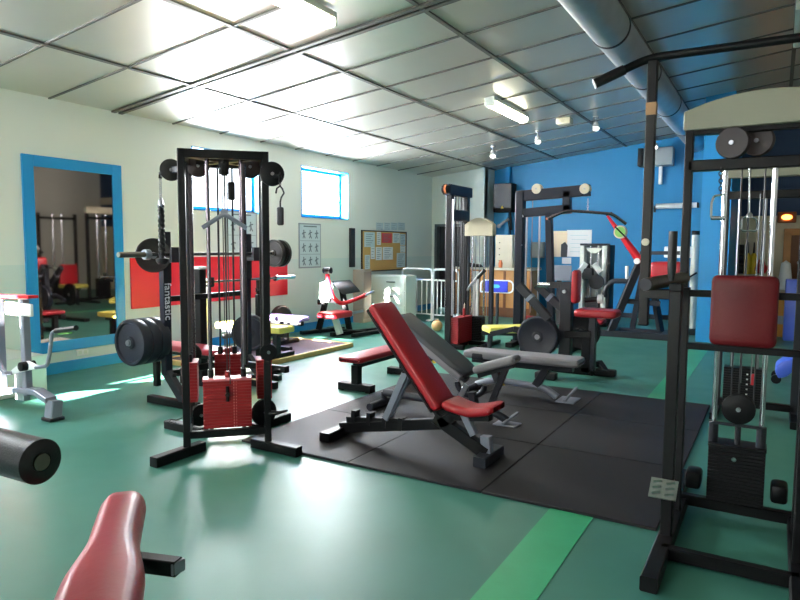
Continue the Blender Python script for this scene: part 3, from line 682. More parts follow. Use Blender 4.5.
# barbell
zb = 1.415
ya, yp1, yp2 = (P(k_, 253, x=BX + 0.1).y for k_ in (118.5, 150, 279))
r = thing('barbell', 'long steel barbell resting on the lettered bench press rack', 'barbell', (BX + 0.1, ym, zb))
xb = BX + 0.1
MB().tube([(xb, ya + 0.3, zb), (xb, yp2, zb)], 0.014, 12).build('shaft', DGREY, r)
for (a, b) in ((ya, yp1 - 0.02), (yp2 - 0.12, yp2 + 0.05)):
    MB().tube([(xb, a, zb), (xb, b, zb)], 0.025, 14).build('sleeve', BRONZE, r)
MB().lathe((xb, yp1 - 0.06, zb), Y, [(0, 0.025), (0, 0.045), (0.05, 0.045), (0.05, 0.025)], 16).build('collar', STEEL, r)
MB().lathe((xb, ya - 0.004, zb), Y, [(0, 0.002), (0, 0.022), (0.006, 0.025), (0.006, 0.002)], 16).build('end_cap', CHROME, r)
weight_plate((xb - 0.08, yp1 + 0.1, zb - 0.01), V((-1, 0.8, 0)), 0.155, 0.04, 'iron weight plate hanging at the left end of the upper barbell', IRON, 'plates on the upper barbell')
weight_plate((xb, yp2 - 0.1, zb), Y, 0.15, 0.04, 'inner iron weight plate of the pair on the upper barbell right end', IRON, 'plates on the upper barbell')
weight_plate((xb, yp2, zb), Y, 0.15, 0.045, 'outer iron weight plate of the pair on the upper barbell right end', IRON, 'plates on the upper barbell')

# ------------------------------------------------------------------ second bench press with yellow pad on the platform
QX = -5.95; q = lambda px, py: P(px, py, x=QX)
yA, yB_ = q(212, 320).y, q(262, 320).y
r = thing('yellow_bench_press', 'bench press with yellow pad and pale uprights on the wooden-edged platform', 'bench press', (QX, 6.4, 0.055))
FZ = 0.052
for yy in (5.72, 6.75):
    MB().bar((QX - 0.3 - (0.36 if yy < 6 else 0), yy + (0.35 if yy < 6 else 0), FZ), (QX - 0.3 - (0.36 if yy < 6 else 0), yy + (0.35 if yy < 6 else 0), 1.05), 0.08, 0.08).build('upright', OFFW if yy < 6 else BLACK, r)
    MB().bar((QX - 0.3, yy, 0.99), (QX - 0.13, yy, 0.99), 0.03, 0.03).bar((QX - 0.13, yy, 0.99), (QX - 0.13, yy, 1.1), 0.03, 0.03).build('bar_hook', BLACK, r)
    MB().bar((QX - 0.5, yy, FZ + 0.03), (QX + 0.25, yy, FZ + 0.03), 0.07, 0.06).build('foot', BLACK, r)
MB().bar((QX - 0.3, 6.05, 0.3), (QX - 0.3, 6.75, 0.3), 0.06, 0.06).build('cross_bar', CHAR, r)
yp = 6.24
MB().pad((QX + 0.06, yp, 0.39), X, Y, Z, 1.15, 0.3, 0.08).build('bench_pad', YELV, r)
MB().bar((QX - 0.5, yp, 0.36), (QX + 0.6, yp, 0.36), 0.06, 0.06).post((QX + 0.45, yp), FZ, 0.36, 0.08, 0.08).build('bench_frame', CHAR, r)
MB().bar((QX + 0.45, yp - 0.3, FZ + 0.03), (QX + 0.45, yp + 0.3, FZ + 0.03), 0.09, 0.06).build('foot', BLACK, r)
r = thing('barbell', 'lower barbell with a bright sunlit end above the yellow bench', 'barbell', (QX - 0.18, 6.3, 1.225)); xb = QX - 0.18; zb = q(230, 279).z + 0.01
zb = 1.04
ys0 = P(203, 279, x=xb).y
MB().tube([(xb, ys0, zb), (xb, 7.05, zb)], 0.015, 12).build('shaft', DGREY, r)
for a, b in ((6.95, 7.35),): MB().tube([(xb, a, zb), (xb, b, zb)], 0.026, 14).lathe((xb, a if a > 6 else b, zb), Y, [(-0.02, 0.026), (-0.02, 0.042), (0.02, 0.042), (0.02, 0.026)], 14).build('sleeve', CHROME, r)
c = q(250, 329)
# low bench with big plates in front of the platform
cpl = P(249, 333, d=7.1)
r = thing('plate_stand', 'low black stand holding the big plate behind the tower', 'plate stand', (cpl.x, cpl.y + 0.12, 0))
MB().bar((cpl.x, cpl.y + 0.16, 0.02), (cpl.x, cpl.y + 0.16, 0.95), 0.06, 0.06).bar((cpl.x - 0.3, cpl.y + 0.16, 0.03), (cpl.x + 0.3, cpl.y + 0.16, 0.03), 0.07, 0.06).bar((cpl.x, cpl.y - 0.2, 0.03), (cpl.x, cpl.y + 0.5, 0.03), 0.07, 0.06).build('frame', BLACK, r)
MB().bar((cpl.x, cpl.y + 0.16, 0.93), (cpl.x, cpl.y + 0.16, 1.0), 0.02, 0.02).tube([(cpl.x, cpl.y + 0.12, 0.98), (cpl.x, cpl.y + 0.12, 1.02), (cpl.x, cpl.y + 0.16, 0.94), (cpl.x, cpl.y + 0.2, 1.02)], 0.01).build('fork_hook', BLACK, r)
MB().tube([(cpl.x, cpl.y - 0.03, cpl.z), (cpl.x, cpl.y + 0.2, cpl.z)], 0.02).build('peg', STEEL, r)
weight_plate((cpl.x, cpl.y, cpl.z), V((-0.5, 1, 0)), 0.205, 0.07, 'big dark blue-grey plate on the stand behind the tower', PLATE, 'plates on stands')
# lilac bench behind the yellow one
pb = P(280, 320, x=-6.3)
r = thing('lilac_bench', 'lilac padded bench behind the yellow bench pad', 'bench', (-6.45, 7.05, 0))
MB().pad((-6.25, 7.25, 0.4), X, Y, Z, 0.75, 0.3, 0.07).build('pad', LILAC, r)
MB().bar((-6.6, 7.25, 0.37), (-5.9, 7.25, 0.37), 0.07, 0.06).post((-6.2, 7.25), 0.052, 0.37, 0.06, 0.06).bar((-6.2, 7.0, 0.082), (-6.2, 7.5, 0.082), 0.07, 0.06).build('frame', BLACK, r)
cp = P(281, 320, x=-6.85)
weight_plate((-6.88, cp.y, 0.28 + 0.0), X, 0.27, 0.06, 'dark plate leaning upright by the wall behind the lilac bench', IRON, 'plates on stands').location.z = 0.27
# white board lying on the floor
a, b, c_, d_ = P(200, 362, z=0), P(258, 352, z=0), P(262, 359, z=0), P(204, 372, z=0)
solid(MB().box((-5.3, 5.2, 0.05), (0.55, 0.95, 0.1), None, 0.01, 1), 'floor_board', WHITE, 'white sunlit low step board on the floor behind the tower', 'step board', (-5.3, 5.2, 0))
#PART3
# ------------------------------------------------------------------ red and black biceps machine by the left wall
MX, MY = -6.35, 8.95
r = thing('biceps_machine', 'red and black biceps curl machine with slanted arm pad by the left wall', 'curl machine', (MX, MY, 0))
q = lambda px, py, x=MX: P(px, py, x=x)
MB().bar(q(318, 333, -6.75) * 1, q(328, 290, -6.75), 0.09, 0.07).bar(q(350, 333, -6.35), q(342, 290, -6.5), 0.09, 0.07).build('frame_leg', BLACK, r)
m = MB(); a = q(308, 335, -6.75); a.z = 0.03
m.bar((-6.85, a.y - 0.05, 0.035), (-6.6, 9.25, 0.035), 0.09, 0.06); m.bar((-6.3, 8.5, 0.035), (-6.05, 9.5, 0.035), 0.09, 0.06); m.bar((-6.75, 9.0, 0.04), (-5.9, 8.95, 0.04), 0.07, 0.06)
m.bar((-5.95, 8.6, 0.035), (-5.85, 9.3, 0.035), 0.07, 0.06)
m.build('base', BLACK, r)
c = q(347, 287, -6.45)
rot = Matrix.Rotation(math.radians(28), 3, 'X')
MB().prism([q(331, 281, -6.55), q(350, 279.5, -6.55), q(358, 288, -6.35), q(340, 291, -6.35)], V((0.05, 0.02, -0.07)), 0.015).build('arm_pad', FOAM, r)
MB().tube([q(327.5, 274, -6.55), q(328.5, 284, -6.55), q(333, 297, -6.4), q(340, 304, -6.3), q(352, 301, -6.2), q(366, 295, -6.05)], 0.035, 12, bend=0.1).build('lever_arm', REDP, r)
MB().tube([q(365, 295.5, -6.05), q(374, 291.5, -5.95)], 0.02).build('grip', STEEL, r)
MB().lathe(q(327.5, 270.5, -6.55) - X * 0.08, X, [(0, 0.03), (0.01, 0.055), (0.15, 0.055), (0.16, 0.03)], 16).build('head_roller', FOAM, r)
MB().prism([q(320, 283, -6.6), q(327, 280, -6.6), q(329, 290, -6.5), q(324, 302, -6.5), q(319, 299, -6.6)], V((0.06, 0.05, 0)), 0.01).build('shoulder_shroud', WHITE, r)
pc = q(335, 314.5, -6.25)
MB().pad(pc - Z * 0.05, Y, X, Z, 0.55, 0.36, 0.1, 0.03).build('seat', RED, r)
MB().bar(pc - Z * 0.06, (pc.x + 0.1, pc.y, 0.05), 0.09, 0.09).build('seat_post', OFFW, r)
MB().bar((pc.x, pc.y + 0.2, pc.z - 0.03), (pc.x + 0.15, pc.y + 0.6, pc.z + 0.02), 0.04, 0.04).build('bar', STEEL, r)
MB().tube([q(318, 302, -6.7), q(324, 302, -6.6)], 0.045).build('pivot_roller', BLACKD, r)
MB().bar(q(325, 300, -6.5), q(344, 303, -6.4), 0.06, 0.06).build('linkage', DGREY, r)

# ------------------------------------------------------------------ white guard rails
def guard_rail(p0, p1, label, n=5, h=1.04):
    r = thing('guard_rail', label, 'barrier', ((p0[0] + p1[0]) / 2, (p0[1] + p1[1]) / 2, 0), 'white guard rails')
    a, b = V((p0[0], p0[1], 0.0)), V((p1[0], p1[1], 0.0))
    MB().tube([a + Z * 0.02, a + Z * h, b + Z * h, b + Z * 0.02], 0.022, 10, bend=0.09).tube([a + Z * (h - 0.22), b + Z * (h - 0.22)], 0.016).tube([a + Z * 0.12, b + Z * 0.12], 0.016).build('frame', WHITE, r)
    for i in range(n):
        p = a.lerp(b, (i + 1) / (n + 1)); MB().tube([p + Z * 0.12, p + Z * (h - 0.22)], 0.012, 8).build('rail_bar', WHITE, r)
    m = MB()
    for p in (a, b): m.bar(p - Y * 0.2 + Z * 0.012, p + Y * 0.2 + Z * 0.012, 0.05, 0.024)
    m.build('foot', WHITE, r); return r
g0, g1, g2, g3 = P(404, 318, z=0), P(432, 321, z=0), P(434, 321, z=0), P(456, 324, z=0)
guard_rail((-6.72, 11.55), (-6.03, 11.55), 'white tubular guard rail nearest the notice board, first of two')
guard_rail((-5.97, 11.5), (-5.4, 11.45), 'white tubular guard rail partly behind the tall double pulley tower')
p = P(437, 324, z=0.13)
p.y -= 0.0
solid(MB().sphere((p.x, p.y, 0.1), 0.1).sphere((p.x, p.y, 0.197), 0.015, (1, 1, 0.5), 10), 'exercise_ball', TAN, 'tan leather ball on the floor behind the grey incline bench', 'ball', (p.x, p.y, 0))

# ------------------------------------------------------------------ tall double pulley tower
TX = -4.12
r = thing('pulley_tower', 'tall narrow black pulley tower with red weight stack by the rails', 'cable machine', (TX, 8.8, 0))
pa, pb = P(444, 300, x=TX), P(466, 300, x=TX)
yA, yB_ = P(449, 300, x=TX).y, P(464.5, 300, x=TX).y
ht = P(452, 186, x=TX).z
for yy, mm in ((yA, BLACKD), (yB_, BLACKD)): MB().bar((TX, yy, 0.03), (TX, yy, ht), 0.1, 0.09, up=Y).build('upright', mm, r)
MB().bar((TX, yA - 0.12, ht - 0.06), (TX, yB_ + 0.1, ht - 0.06), 0.12, 0.15).build('cross_beam', NAVY, r)
MB().bar((TX, yA, ht - 0.42), (TX, yB_, ht - 0.42), 0.125, 0.16).build('beam', NAVY, r)
MB().lathe((TX - 0.06, yA - 0.115, ht - 0.06), X, [(0, 0.01), (0, 0.06), (0.1, 0.06), (0.115, 0.05), (0.115, 0.01)], 20).build('end_pulley', BLACKD, r)
MB().lathe((TX - 0.02, yA - 0.115, ht - 0.06), X, [(0, 0.05), (0, 0.066), (0.03, 0.066), (0.03, 0.05)], 20).build('orange_ring', ORANGE, r)
for k in range(4):
    yy = yA + (yB_ - yA) * (0.25 + 0.18 * k); MB().tube([(TX + 0.02, yy, 0.5), (TX + 0.02, yy, ht - 0.1)], 0.011 if k % 2 == 0 else 0.006, 10).build('guide_rod' if k % 2 == 0 else 'cable', DGREY if k % 2 == 0 else CABLE, r)
MB().tube([(TX + 0.08, yA - 0.06, 0.5), (TX + 0.08, yA - 0.06, ht - 0.2)], 0.014, 12).build('slide_rail', STEEL, r)
MB().bar((TX, yA - 0.35, 0.035), (TX, yB_ + 0.2, 0.035), 0.09, 0.07).bar((TX - 0.3, yA, 0.035), (TX + 0.25, yA, 0.035), 0.08, 0.07).build('base', BLACK, r)
sc_ = P(456, 336, x=TX + 0.1)
z1 = P(456, 318, x=TX + 0.12).z
stack_mesh((TX + 0.1, (yA + yB_) / 2 - 0.05, 0), Y, 0.5, 0.14, 0.08, z1, 14).build('weight_stack', REDSTACK, r)
MB().tube([(TX + 0.12, (yA + yB_) / 2, z1), (TX + 0.12, (yA + yB_) / 2, z1 + 0.12)], 0.02).build('stack_rod', REDSTACK, r)

# ------------------------------------------------------------------ slim cable station with cream arch
SY = 8.98
q = lambda px, py: P(px, py, y=SY)
xa, xb_ = q(467, 300).x, q(491, 300).x; zt = q(478, 236).z; za = q(472, 218).z
r = thing('arched_cable_station', 'slim cable station under a cream arched top beside the pulley tower', 'cable machine', ((xa + xb_) / 2, SY, 0))
n = 14; top = [(xa - 0.03 + (xb_ - xa + 0.06) * i / n, SY - 0.06, zt + 0.17 + (za - zt - 0.17) * math.sin(math.pi * i / n)) for i in range(n + 1)]
MB().prism([(xa - 0.03, SY - 0.06, zt)] + top + [(xb_ + 0.03, SY - 0.06, zt)], (0, 0.14, 0), 0.006, 1).build('arched_top', CREAM, r)
for xx in (xa, xb_): MB().bar((xx, SY, 0), (xx, SY, zt + 0.02), 0.06, 0.06, up=Y).build('upright', CHAR, r)
MB().bar((xa, SY, 0.03), (xb_, SY, 0.03), 0.06, 0.06).bar((xa + 0.02, SY - 0.3, 0.03), (xa + 0.02, SY + 0.35, 0.03), 0.06, 0.06).bar((xb_, SY - 0.45, 0.03), (xb_, SY + 0.35, 0.03), 0.06, 0.06).build('base', BLACK, r)
xm = (xa + xb_) / 2 - 0.02
for s in (-0.1, 0.1): MB().tube([(xm + s, SY, 0.06), (xm + s, SY, zt)], 0.014).build('guide_rod', CHROME, r)
for s in (-0.16, -0.03, 0.03, 0.16): MB().tube([(xm + s, SY - 0.03, 0.3), (xm + s, SY - 0.03, zt)], 0.005, 6).build('cable', CABLEG, r)
z1 = q(474, 316).z
stack_mesh((xm - 0.02, SY - 0.02, 0), X, 0.26, 0.14, 0.08, z1, 14).build('weight_stack', BLACK, r)
MB().box((xm - 0.05, SY + 0.03, (z1 + q(474, 271).z) / 2), (0.09, 0.03, q(474, 271).z - z1)).build('carriage_plate', WHITE, r)
MB().tube([q(467, 291), q(473, 285) - Y * 0.1, q(483, 277) - Y * 0.2, q(490, 271) - Y * 0.25], 0.02, 10, bend=0.1).build('swing_arm', CABLEG, r)
MB().tube([q(483, 277) - Y * 0.2, q(491, 270) - Y * 0.25], 0.03, 10).build('grip', FOAM, r)
MB().tube([q(467, 291), q(465, 310) - Y * 0.05, q(465, 335) - Y * 0.05, q(470, 346) - Y * 0.05], 0.014, 8, bend=0.2).build('hanging_cable', CREAM, r)
# blue plate on a white rail
SGN = 11.2; q = lambda px, py: P(px, py, y=SGN)
r = thing('foot_plate_sign', 'royal blue panel with a small teal mark on a white rounded rail', 'sign', q(497, 287))
a, b = q(481, 280), q(513, 293)
MB().tube([(a.x, SGN, b.z), (a.x, SGN, a.z), (b.x, SGN, a.z), (b.x, SGN, b.z), (a.x, SGN, b.z)], 0.016, 8, bend=0.1).build('rail', WHITE, r)
a, b = q(486, 280.5), q(508, 292.5); c = (a + b) / 2
MB().box(c - Y * 0.02, (b.x - a.x, 0.03, a.z - b.z), None, 0.005, 1).build('panel', BLUEB, r)
MB().prism([c + V(v) * 0.9 for v in ((-0.06, -0.038, -0.03), (0.05, -0.038, -0.03), (0.09, -0.038, 0.0), (0.05, -0.038, 0.04), (-0.05, -0.038, 0.04), (-0.08, -0.038, 0.0))], (0, -0.004, 0)).build('teal_mark', TEAL, r)
MB().bar((c.x, SGN + 0.03, 0.0), (c.x, SGN + 0.03, c.z), 0.05, 0.05).bar((c.x - 0.25, SGN + 0.03, 0.02), (c.x + 0.25, SGN + 0.03, 0.02), 0.05, 0.04).build('stand', CHAR, r)
# yellow bench behind the lat machine
a = P(507, 336, z=0.42)
r = thing('yellow_bench', 'small bench with pale yellow pad behind the big dark plate', 'bench', (-3.95, 10.6, 0))
c = P(506, 327, z=0.42)
MB().pad((c.x + 0.06, c.y, 0.36), X + Y * 0.9, Y - X * 0.9, Z, 0.7, 0.34, 0.08).build('pad', YELV, r)
MB().bar((c.x - 0.3, c.y - 0.12, 0.33), (c.x + 0.3, c.y + 0.12, 0.33), 0.05, 0.05).bar((c.x + 0.2, c.y + 0.08, 0), (c.x + 0.2, c.y + 0.08, 0.33), 0.05, 0.05).bar((c.x - 0.2, c.y - 0.08, 0), (c.x - 0.2, c.y - 0.08, 0.33), 0.05, 0.05).bar((c.x - 0.25, c.y - 0.1, 0.03), (c.x + 0.3, c.y + 0.12, 0.03), 0.06, 0.06).build('frame', CHAR, r)

# ------------------------------------------------------------------ lat pulldown with lettering
FX, FY = -3.40, 9.40
q = lambda px, py: P(px, py, y=FY)
r = thing('lat_pulldown', 'navy lat pulldown machine with vertical pale lettering and long top arm', 'lat machine', (FX, FY, 0))
zt = q(517, 193).z
MB().bar((FX, FY, 0.0), (FX, FY, zt), 0.13, 0.13, up=Y).build('post', NAVY, r)
e = P(590, 187.5, z=zt - 0.02); ey = V((e.x - FX, e.y - FY, 0)).normalized()
L = q(590, 188).x - FX
MB().bar((FX - 0.06, FY, zt - 0.05), (FX + L, FY, zt + 0.0), 0.1, 0.16).build('beam_arm', NAVY, r)
l2 = q(571, 208).x - FX
MB().bar((FX, FY, zt - 0.31), (FX + l2, FY, zt - 0.26), 0.1, 0.13).bar((FX + l2 - 0.06, FY, zt - 0.28), (FX + l2 - 0.06, FY, zt), 0.1, 0.12, up=X).build('beam_arm', NAVY, r)
p2, p2b = q(549, 212), q(553, 300)
MB().bar((p2.x, FY, zt - 0.3), (p2b.x, FY, 0.0), 0.1, 0.1, up=Y).build('post', NAVY, r)
MB().bar((FX - 0.1, FY, 0.035), (FX + 1.1, FY, 0.035), 0.08, 0.07).bar((FX, FY - 0.4, 0.035), (FX, FY + 0.4, 0.035), 0.1, 0.07).bar((FX + 0.9, FY - 0.4, 0.035), (FX + 0.9, FY + 0.4, 0.035), 0.1, 0.07).build('base', BLACK, r)
for px, pyy in ((537.5, 189), (585.5, 189)):
    c = q(px, pyy); pulley((c.x, FY, c.z), Y, 0.075, r, 'pulley', 0.12, CREAM)
for px in (527, 540): 
    a = q(px, 212); MB().tube([(a.x, FY, 0.3), (a.x, FY, zt - 0.3)], 0.016).build('guide_rod', STEEL, r)
a = q(533, 190); MB().tube([(a.x, FY, 0.5), (a.x, FY, zt)], 0.006, 6).build('cable', CABLEG, r)
stack_mesh((FX + 0.26, FY, 0), X, 0.24, 0.13, 0.1, q(520, 315).z, 12).build('weight_stack', REDSTACK, r)
c = q(517, 234); text('fantastic', 'lettering', LETTER, (FX + 0.005, FY - 0.062, c.z + 0.02), -Z, X, 0.17, r)
MB().box((p2.x, FY - 0.053, zt - 0.4), (0.05, 0.004, 0.03)).build('red_sticker', ORANGE, r)
c = q(587, 192)
r2 = thing('lat_bar', 'long grey lat bar with bent ends hanging from the lat machine arm', 'pull bar', q(588, 212))
cx = q(588, 200); hx = (FX + L - 0.06)
chain((cx.x, FY, zt - 0.12), (cx.x, FY, q(588, 212).z), STEEL, r2, n=6, rr=0.012)
za = q(588, 212).z
MB().tube([(q(553, 219).x, FY - 0.25, za - 0.1), (q(568, 211).x, FY - 0.12, za + 0.02), (q(588, 212).x, FY, za), (q(611, 216).x, FY + 0.1, za - 0.03), (q(623, 224).x, FY + 0.2, za - 0.17)], 0.022, 10, bend=0.08).build('bar', GUN, r2)

# ------------------------------------------------------------------ plate loaded lever machine
dsk = P(537, 337, d=7.25)
LX, LY = dsk.x, dsk.y
r = thing('lever_press_machine', 'dark plate-loaded lever machine with two diagonal arms and red back pad', 'lever machine', (LX + 0.4, LY + 0.5, 0))
q = lambda px, py, y=LY + 0.25: P(px, py, y=y)
pp = q(566, 320)
MB().bar((pp.x, LY + 0.25, 0.08), (pp.x, LY + 0.25, q(566, 283).z), 0.1, 0.14, up=X).build('post', CHAR, r)
MB().lathe((pp.x, LY + 0.16, q(566, 291).z), -Y, [(0, 0.02), (0.03, 0.02), (0.03, 0.001)], 12).build('bolt', STEEL, r)
MB().tube([q(538, 285), q(551, 285)], 0.028, 12).build('weight_peg', CHROME, r)
MB().bar(q(551, 285), q(572, 285), 0.09, 0.07).build('cross_beam', DGREY, r)
for (a, b, yy) in (((519, 285), (549, 319), LY - 0.05), ((537, 285), (572, 318), LY + 0.35)):
    A, B = q(*a, yy), q(*b, yy)
    MB().bar(A, B, 0.07, 0.09).build('lever_arm', DGREY, r)
    MB().bar(A.lerp(B, 0.34), A.lerp(B, 0.42), 0.076, 0.1).build('grey_band', GREYM, r)
MB().bar(q(491, 334, LY + 0.1), q(514, 329, LY + 0.1), 0.05, 0.06).bar(q(514, 329, LY + 0.1), (LX, LY + 0.15, dsk.z), 0.05, 0.07).build('foot_lever', CHAR, r)
m = MB()
fa, fb, fc = P(605, 376, z=0), P(546, 379, z=0), P(505, 353, z=0)
m.bar((LX - 0.3, LY + 0.25, 0.12), (q(590, 350).x, LY + 0.25, 0.12), 0.1, 0.08)
m.build('base_beam', BLACK, r)
for f in (fa, V((fb.x, fb.y, 0)), ):
    a = V((f.x - (0.35 if f is fa else -0.05), LY + 0.25, 0.12))
    MB().bar(a, (f.x - (0.1 if f is fa else 0), f.y + 0.12, 0.12), 0.07, 0.07).bar((f.x - (0.1 if f is fa else 0), f.y + 0.12, 0.13), (f.x, f.y, 0.05), 0.07, 0.07).build('leg', CHAR, r)
    MB().box((f.x, f.y, 0.04), (0.24, 0.12, 0.08), None, 0.015).build('rubber_foot', RUBBER, r)
MB().bar((LX - 0.5, LY + 0.6, 0.03), (LX + 0.5, LY + 0.6, 0.03), 0.12, 0.06).build('cross_foot', BLACK, r)
A = q(566, 333, LY + 0.5); B = q(592, 333, LY + 0.5)
MB().bar(q(566, 334), q(592, 334), 0.12, 0.08).bar(q(587, 334), (q(587, 334).x, LY + 0.25, 0.1), 0.1, 0.1).build('seat_frame', BLACK, r)
c = q(575, 287); pz = q(575, 303).z
MB().pad((c.x - 0.02, LY + 0.25, (q(575, 270).z + pz) / 2), Z, Y, X, q(575, 270).z - pz, 0.2, 0.065, 0.025).build('back_pad', RED, r)
MB().tube([q(585, 300), q(599, 299)], 0.03).build('roller_bar', BLACK, r)
MB().tube([q(598, 299) , q(603, 299)], 0.048, 14).build('roller_end', WHITE, r)
a, b = q(577, 313), q(619, 313)
MB().pad(((a.x + b.x) / 2, LY + 0.25, q(598, 317).z), X, Y, Z, b.x - a.x, 0.32, 0.085, 0.03).build('seat', RED, r)
MB().bar((q(593, 318).x, LY + 0.25, 0.12), (q(593, 318).x, LY + 0.25, q(593, 317).z), 0.08, 0.08).build('seat_post', CHAR, r)
weight_plate(dsk, Y, 0.235, 0.05, 'big dark plate in front on the lever machine, nearest of its plates', PLATE, 'plates on the lever machine')
weight_plate(dsk + Y * 0.055, Y, 0.235, 0.05, 'dark plate right behind the nearest plate on the lever machine', PLATE, 'plates on the lever machine')
d2 = P(572, 325, d=dep(dsk) + 0.75)
weight_plate((P(581, 328, y=LY + 0.75).x, LY + 0.75, dsk.z), Y, 0.225, 0.05, 'black plate under the red seat on the far side of the lever machine', BLACKD, 'plates on the lever machine')

# ------------------------------------------------------------------ counter, locker on it, speaker, things on the blue wall
cy0 = 12.9
cxa, cxb = P(455, 266, y=cy0).x, P(531, 266, y=cy0).x
r = thing('wooden_counter', 'wood panelled counter in front of the blue wall', 'counter', ((cxa + cxb) / 2, cy0 + 0.3, 0))
MB().box(((cxa + cxb) / 2, cy0 + 0.3, 0.5), (cxb - cxa, 0.55, 1.0), None, 0.005, 1).build('body', WOOD, r)
MB().box(((cxa + cxb) / 2, cy0 + 0.28, 1.03), (cxb - cxa + 0.06, 0.66, 0.05), None, 0.008).build('worktop', CREAM, r)
m = MB()
for i in range(7): m.box((cxa + (cxb - cxa) * i / 6, cy0 + 0.018, 0.56), (0.05, 0.03, 0.85))
m.box(((cxa + cxb) / 2, cy0 + 0.018, 0.1), (cxb - cxa, 0.035, 0.2)); m.build('batten', WOODD, r)
a, b = P(496.5, 235, y=13.2), P(513, 265, y=13.2)
r = thing('metal_cabinet', 'cream metal cabinet with a column of small vents on the counter', 'cabinet', ((a.x + b.x) / 2, 13.3, 1.055))
MB().box(((a.x + b.x) / 2, 13.32, (1.055 + a.z) / 2), (b.x - a.x, 0.35, a.z - 1.055), None, 0.006, 1).build('body', CREAM, r)
m = MB()
for i in range(4): m.box((a.x + (b.x - a.x) * 0.25, 13.142, 1.2 + 0.13 * i), (0.025, 0.006, 0.02))
m.build('vent_slot', DGREY, r)
p = P(500, 263, y=12.95)
solid(MB().lathe((p.x, 12.98, 1.055), Z, [(0, 0.001), (0, 0.04), (0.1, 0.045), (0.13, 0.03), (0.16, 0.03), (0.16, 0.001)], 16), 'small_bottle', ORANGE, 'small orange bottle standing on the counter before the cabinet', 'bottle', (p.x, 12.98, 1.055))
p = P(471, 263, y=12.95)
solid(MB().prism([(p.x - 0.28, 12.8, 1.055), (p.x + 0.3, 12.8, 1.055), (p.x + 0.22, 12.8, 1.12), (p.x, 12.8, 1.15), (p.x - 0.25, 12.8, 1.17)], (0, 0.2, 0), 0.02), 'dark_bag', BLACKD, 'flat black bag lying on the counter behind the cable station', 'bag', (p.x, 12.9, 1.055))
a, b = P(495, 184, y=14.0), P(513, 212, y=14.0)
r = thing('wall_speaker', 'black loudspeaker mounted high on the blue wall', 'speaker', ((a.x + b.x) / 2, 14.0, b.z))
MB().box(((a.x + b.x) / 2, 14.06, (a.z + b.z) / 2), (b.x - a.x, 0.3, a.z - b.z), None, 0.015).build('cabinet', SPEAK, r)
MB().box(((a.x + b.x) / 2, 13.905, (a.z + b.z) / 2 + 0.04), (b.x - a.x - 0.04, 0.012, a.z - b.z - 0.1), None, 0.004, 1).build('grille', FOAM, r)
c = P(502, 207, y=13.89); MB().prism([(c.x - 0.035, 13.897, c.z - 0.03), (c.x + 0.035, 13.897, c.z - 0.03), (c.x, 13.897, c.z + 0.03)], (0, -0.004, 0)).build('yellow_badge', YELLOW, r)
MB().bar(((a.x + b.x) / 2, 14.2, b.z + 0.2), ((a.x + b.x) / 2, YF, b.z + 0.2), 0.08, 0.06).bar(((a.x + b.x) / 2 + 0.1, 14.15, b.z), ((a.x + b.x) / 2 + 0.1, 14.25, b.z - 0.4), 0.04, 0.04).build('bracket', DGREY, r)
a = P(508, 214, y=14.2)
solid(MB().tube([a, a + V((0.02, -0.03, -0.2)), a + V((0.08, 0, -0.45)), a + V((0.04, 0, -0.75))], 0.012, 8, bend=0.1), 'speaker_cord', DGREY, 'cord hanging down the blue wall under the loudspeaker', 'cord', a)
a = P(505, 219, y=14.2)
solid(MB().tube([P(499, 226, y=14.15), P(504, 222, y=14.1), P(509, 219, y=14.15)], 0.03, 10).sphere(P(499, 226, y=14.15), 0.05), 'wall_fan_lamp', GREYBOX, 'small grey clamp lamp on the blue wall below the loudspeaker', 'lamp', a)
p = P(538, 250, y=YF - 0.05)
r = thing('junction_box', 'grey metal box on the blue wall behind the lat machine', 'box', p)
MB().box((p.x, YF - 0.06, p.z), (0.3, 0.12, 0.36), None, 0.01).build('body', GREYBOX, r); MB().box((p.x, YF - 0.125, p.z), (0.26, 0.01, 0.3), None, 0.003, 1).build('door', mat('box_door', (166, 172, 172), 0.45), r)
p = P(524, 246, y=YF - 0.02)
solid(MB().box((p.x, YF - 0.02, p.z), (0.1, 0.04, 0.08), None, 0.006), 'wall_socket', WHITE, 'small white socket on the blue wall beside the lettered post', 'socket', p)
# two pale posters and small sheet
def bwall(px0, py0, px1, py1, name, m_, label, cat, group=None, t=0.012):
    a, b = P(px0, py0, y=YF - 0.01), P(px1, py1, y=YF - 0.01)
    r = thing(name, label, cat, ((a.x + b.x) / 2, YF - t / 2, (a.z + b.z) / 2), group)
    MB().box(((a.x + b.x) / 2, YF - t / 2, (a.z + b.z) / 2), (b.x - a.x, t, a.z - b.z)).build('sheet', m_, r); return r, a, b
r, a, b = bwall(552, 231, 566.8, 257, 'wall_poster', mat('poster_cream', (250, 226, 190), 0.5, 0, 0.05), 'cream poster with a dark figure on the blue wall, left of the pair', 'poster', 'pair of posters')
c = P(564, 249, y=YF - 0.02)
MB().prism([(c.x - 0.07, YF - 0.014, c.z - 0.18), (c.x + 0.07, YF - 0.014, c.z - 0.18), (c.x + 0.08, YF - 0.014, c.z + 0.08), (c.x + 0.02, YF - 0.014, c.z + 0.16), (c.x - 0.07, YF - 0.014, c.z + 0.1)], (0, -0.002, 0)).build('dark_figure', DGREY, r)
r, a, b = bwall(567, 230, 591, 257, 'wall_poster', WHITE, 'white poster on the blue wall, right of the pair', 'poster', 'pair of posters')
m = MB()
for i in range(5): m.box(((a.x + b.x) / 2, YF - 0.0135, a.z - 0.12 - 0.09 * i), ((b.x - a.x) * (0.7 - 0.1 * (i % 2)), 0.002, 0.012))
m.build('printed_line', PAPERB, r)
bwall(562, 257.5, 571, 264, 'small_notice', WHITE, 'small white notice on the blue wall under the two posters', 'notice', None, 0.006)
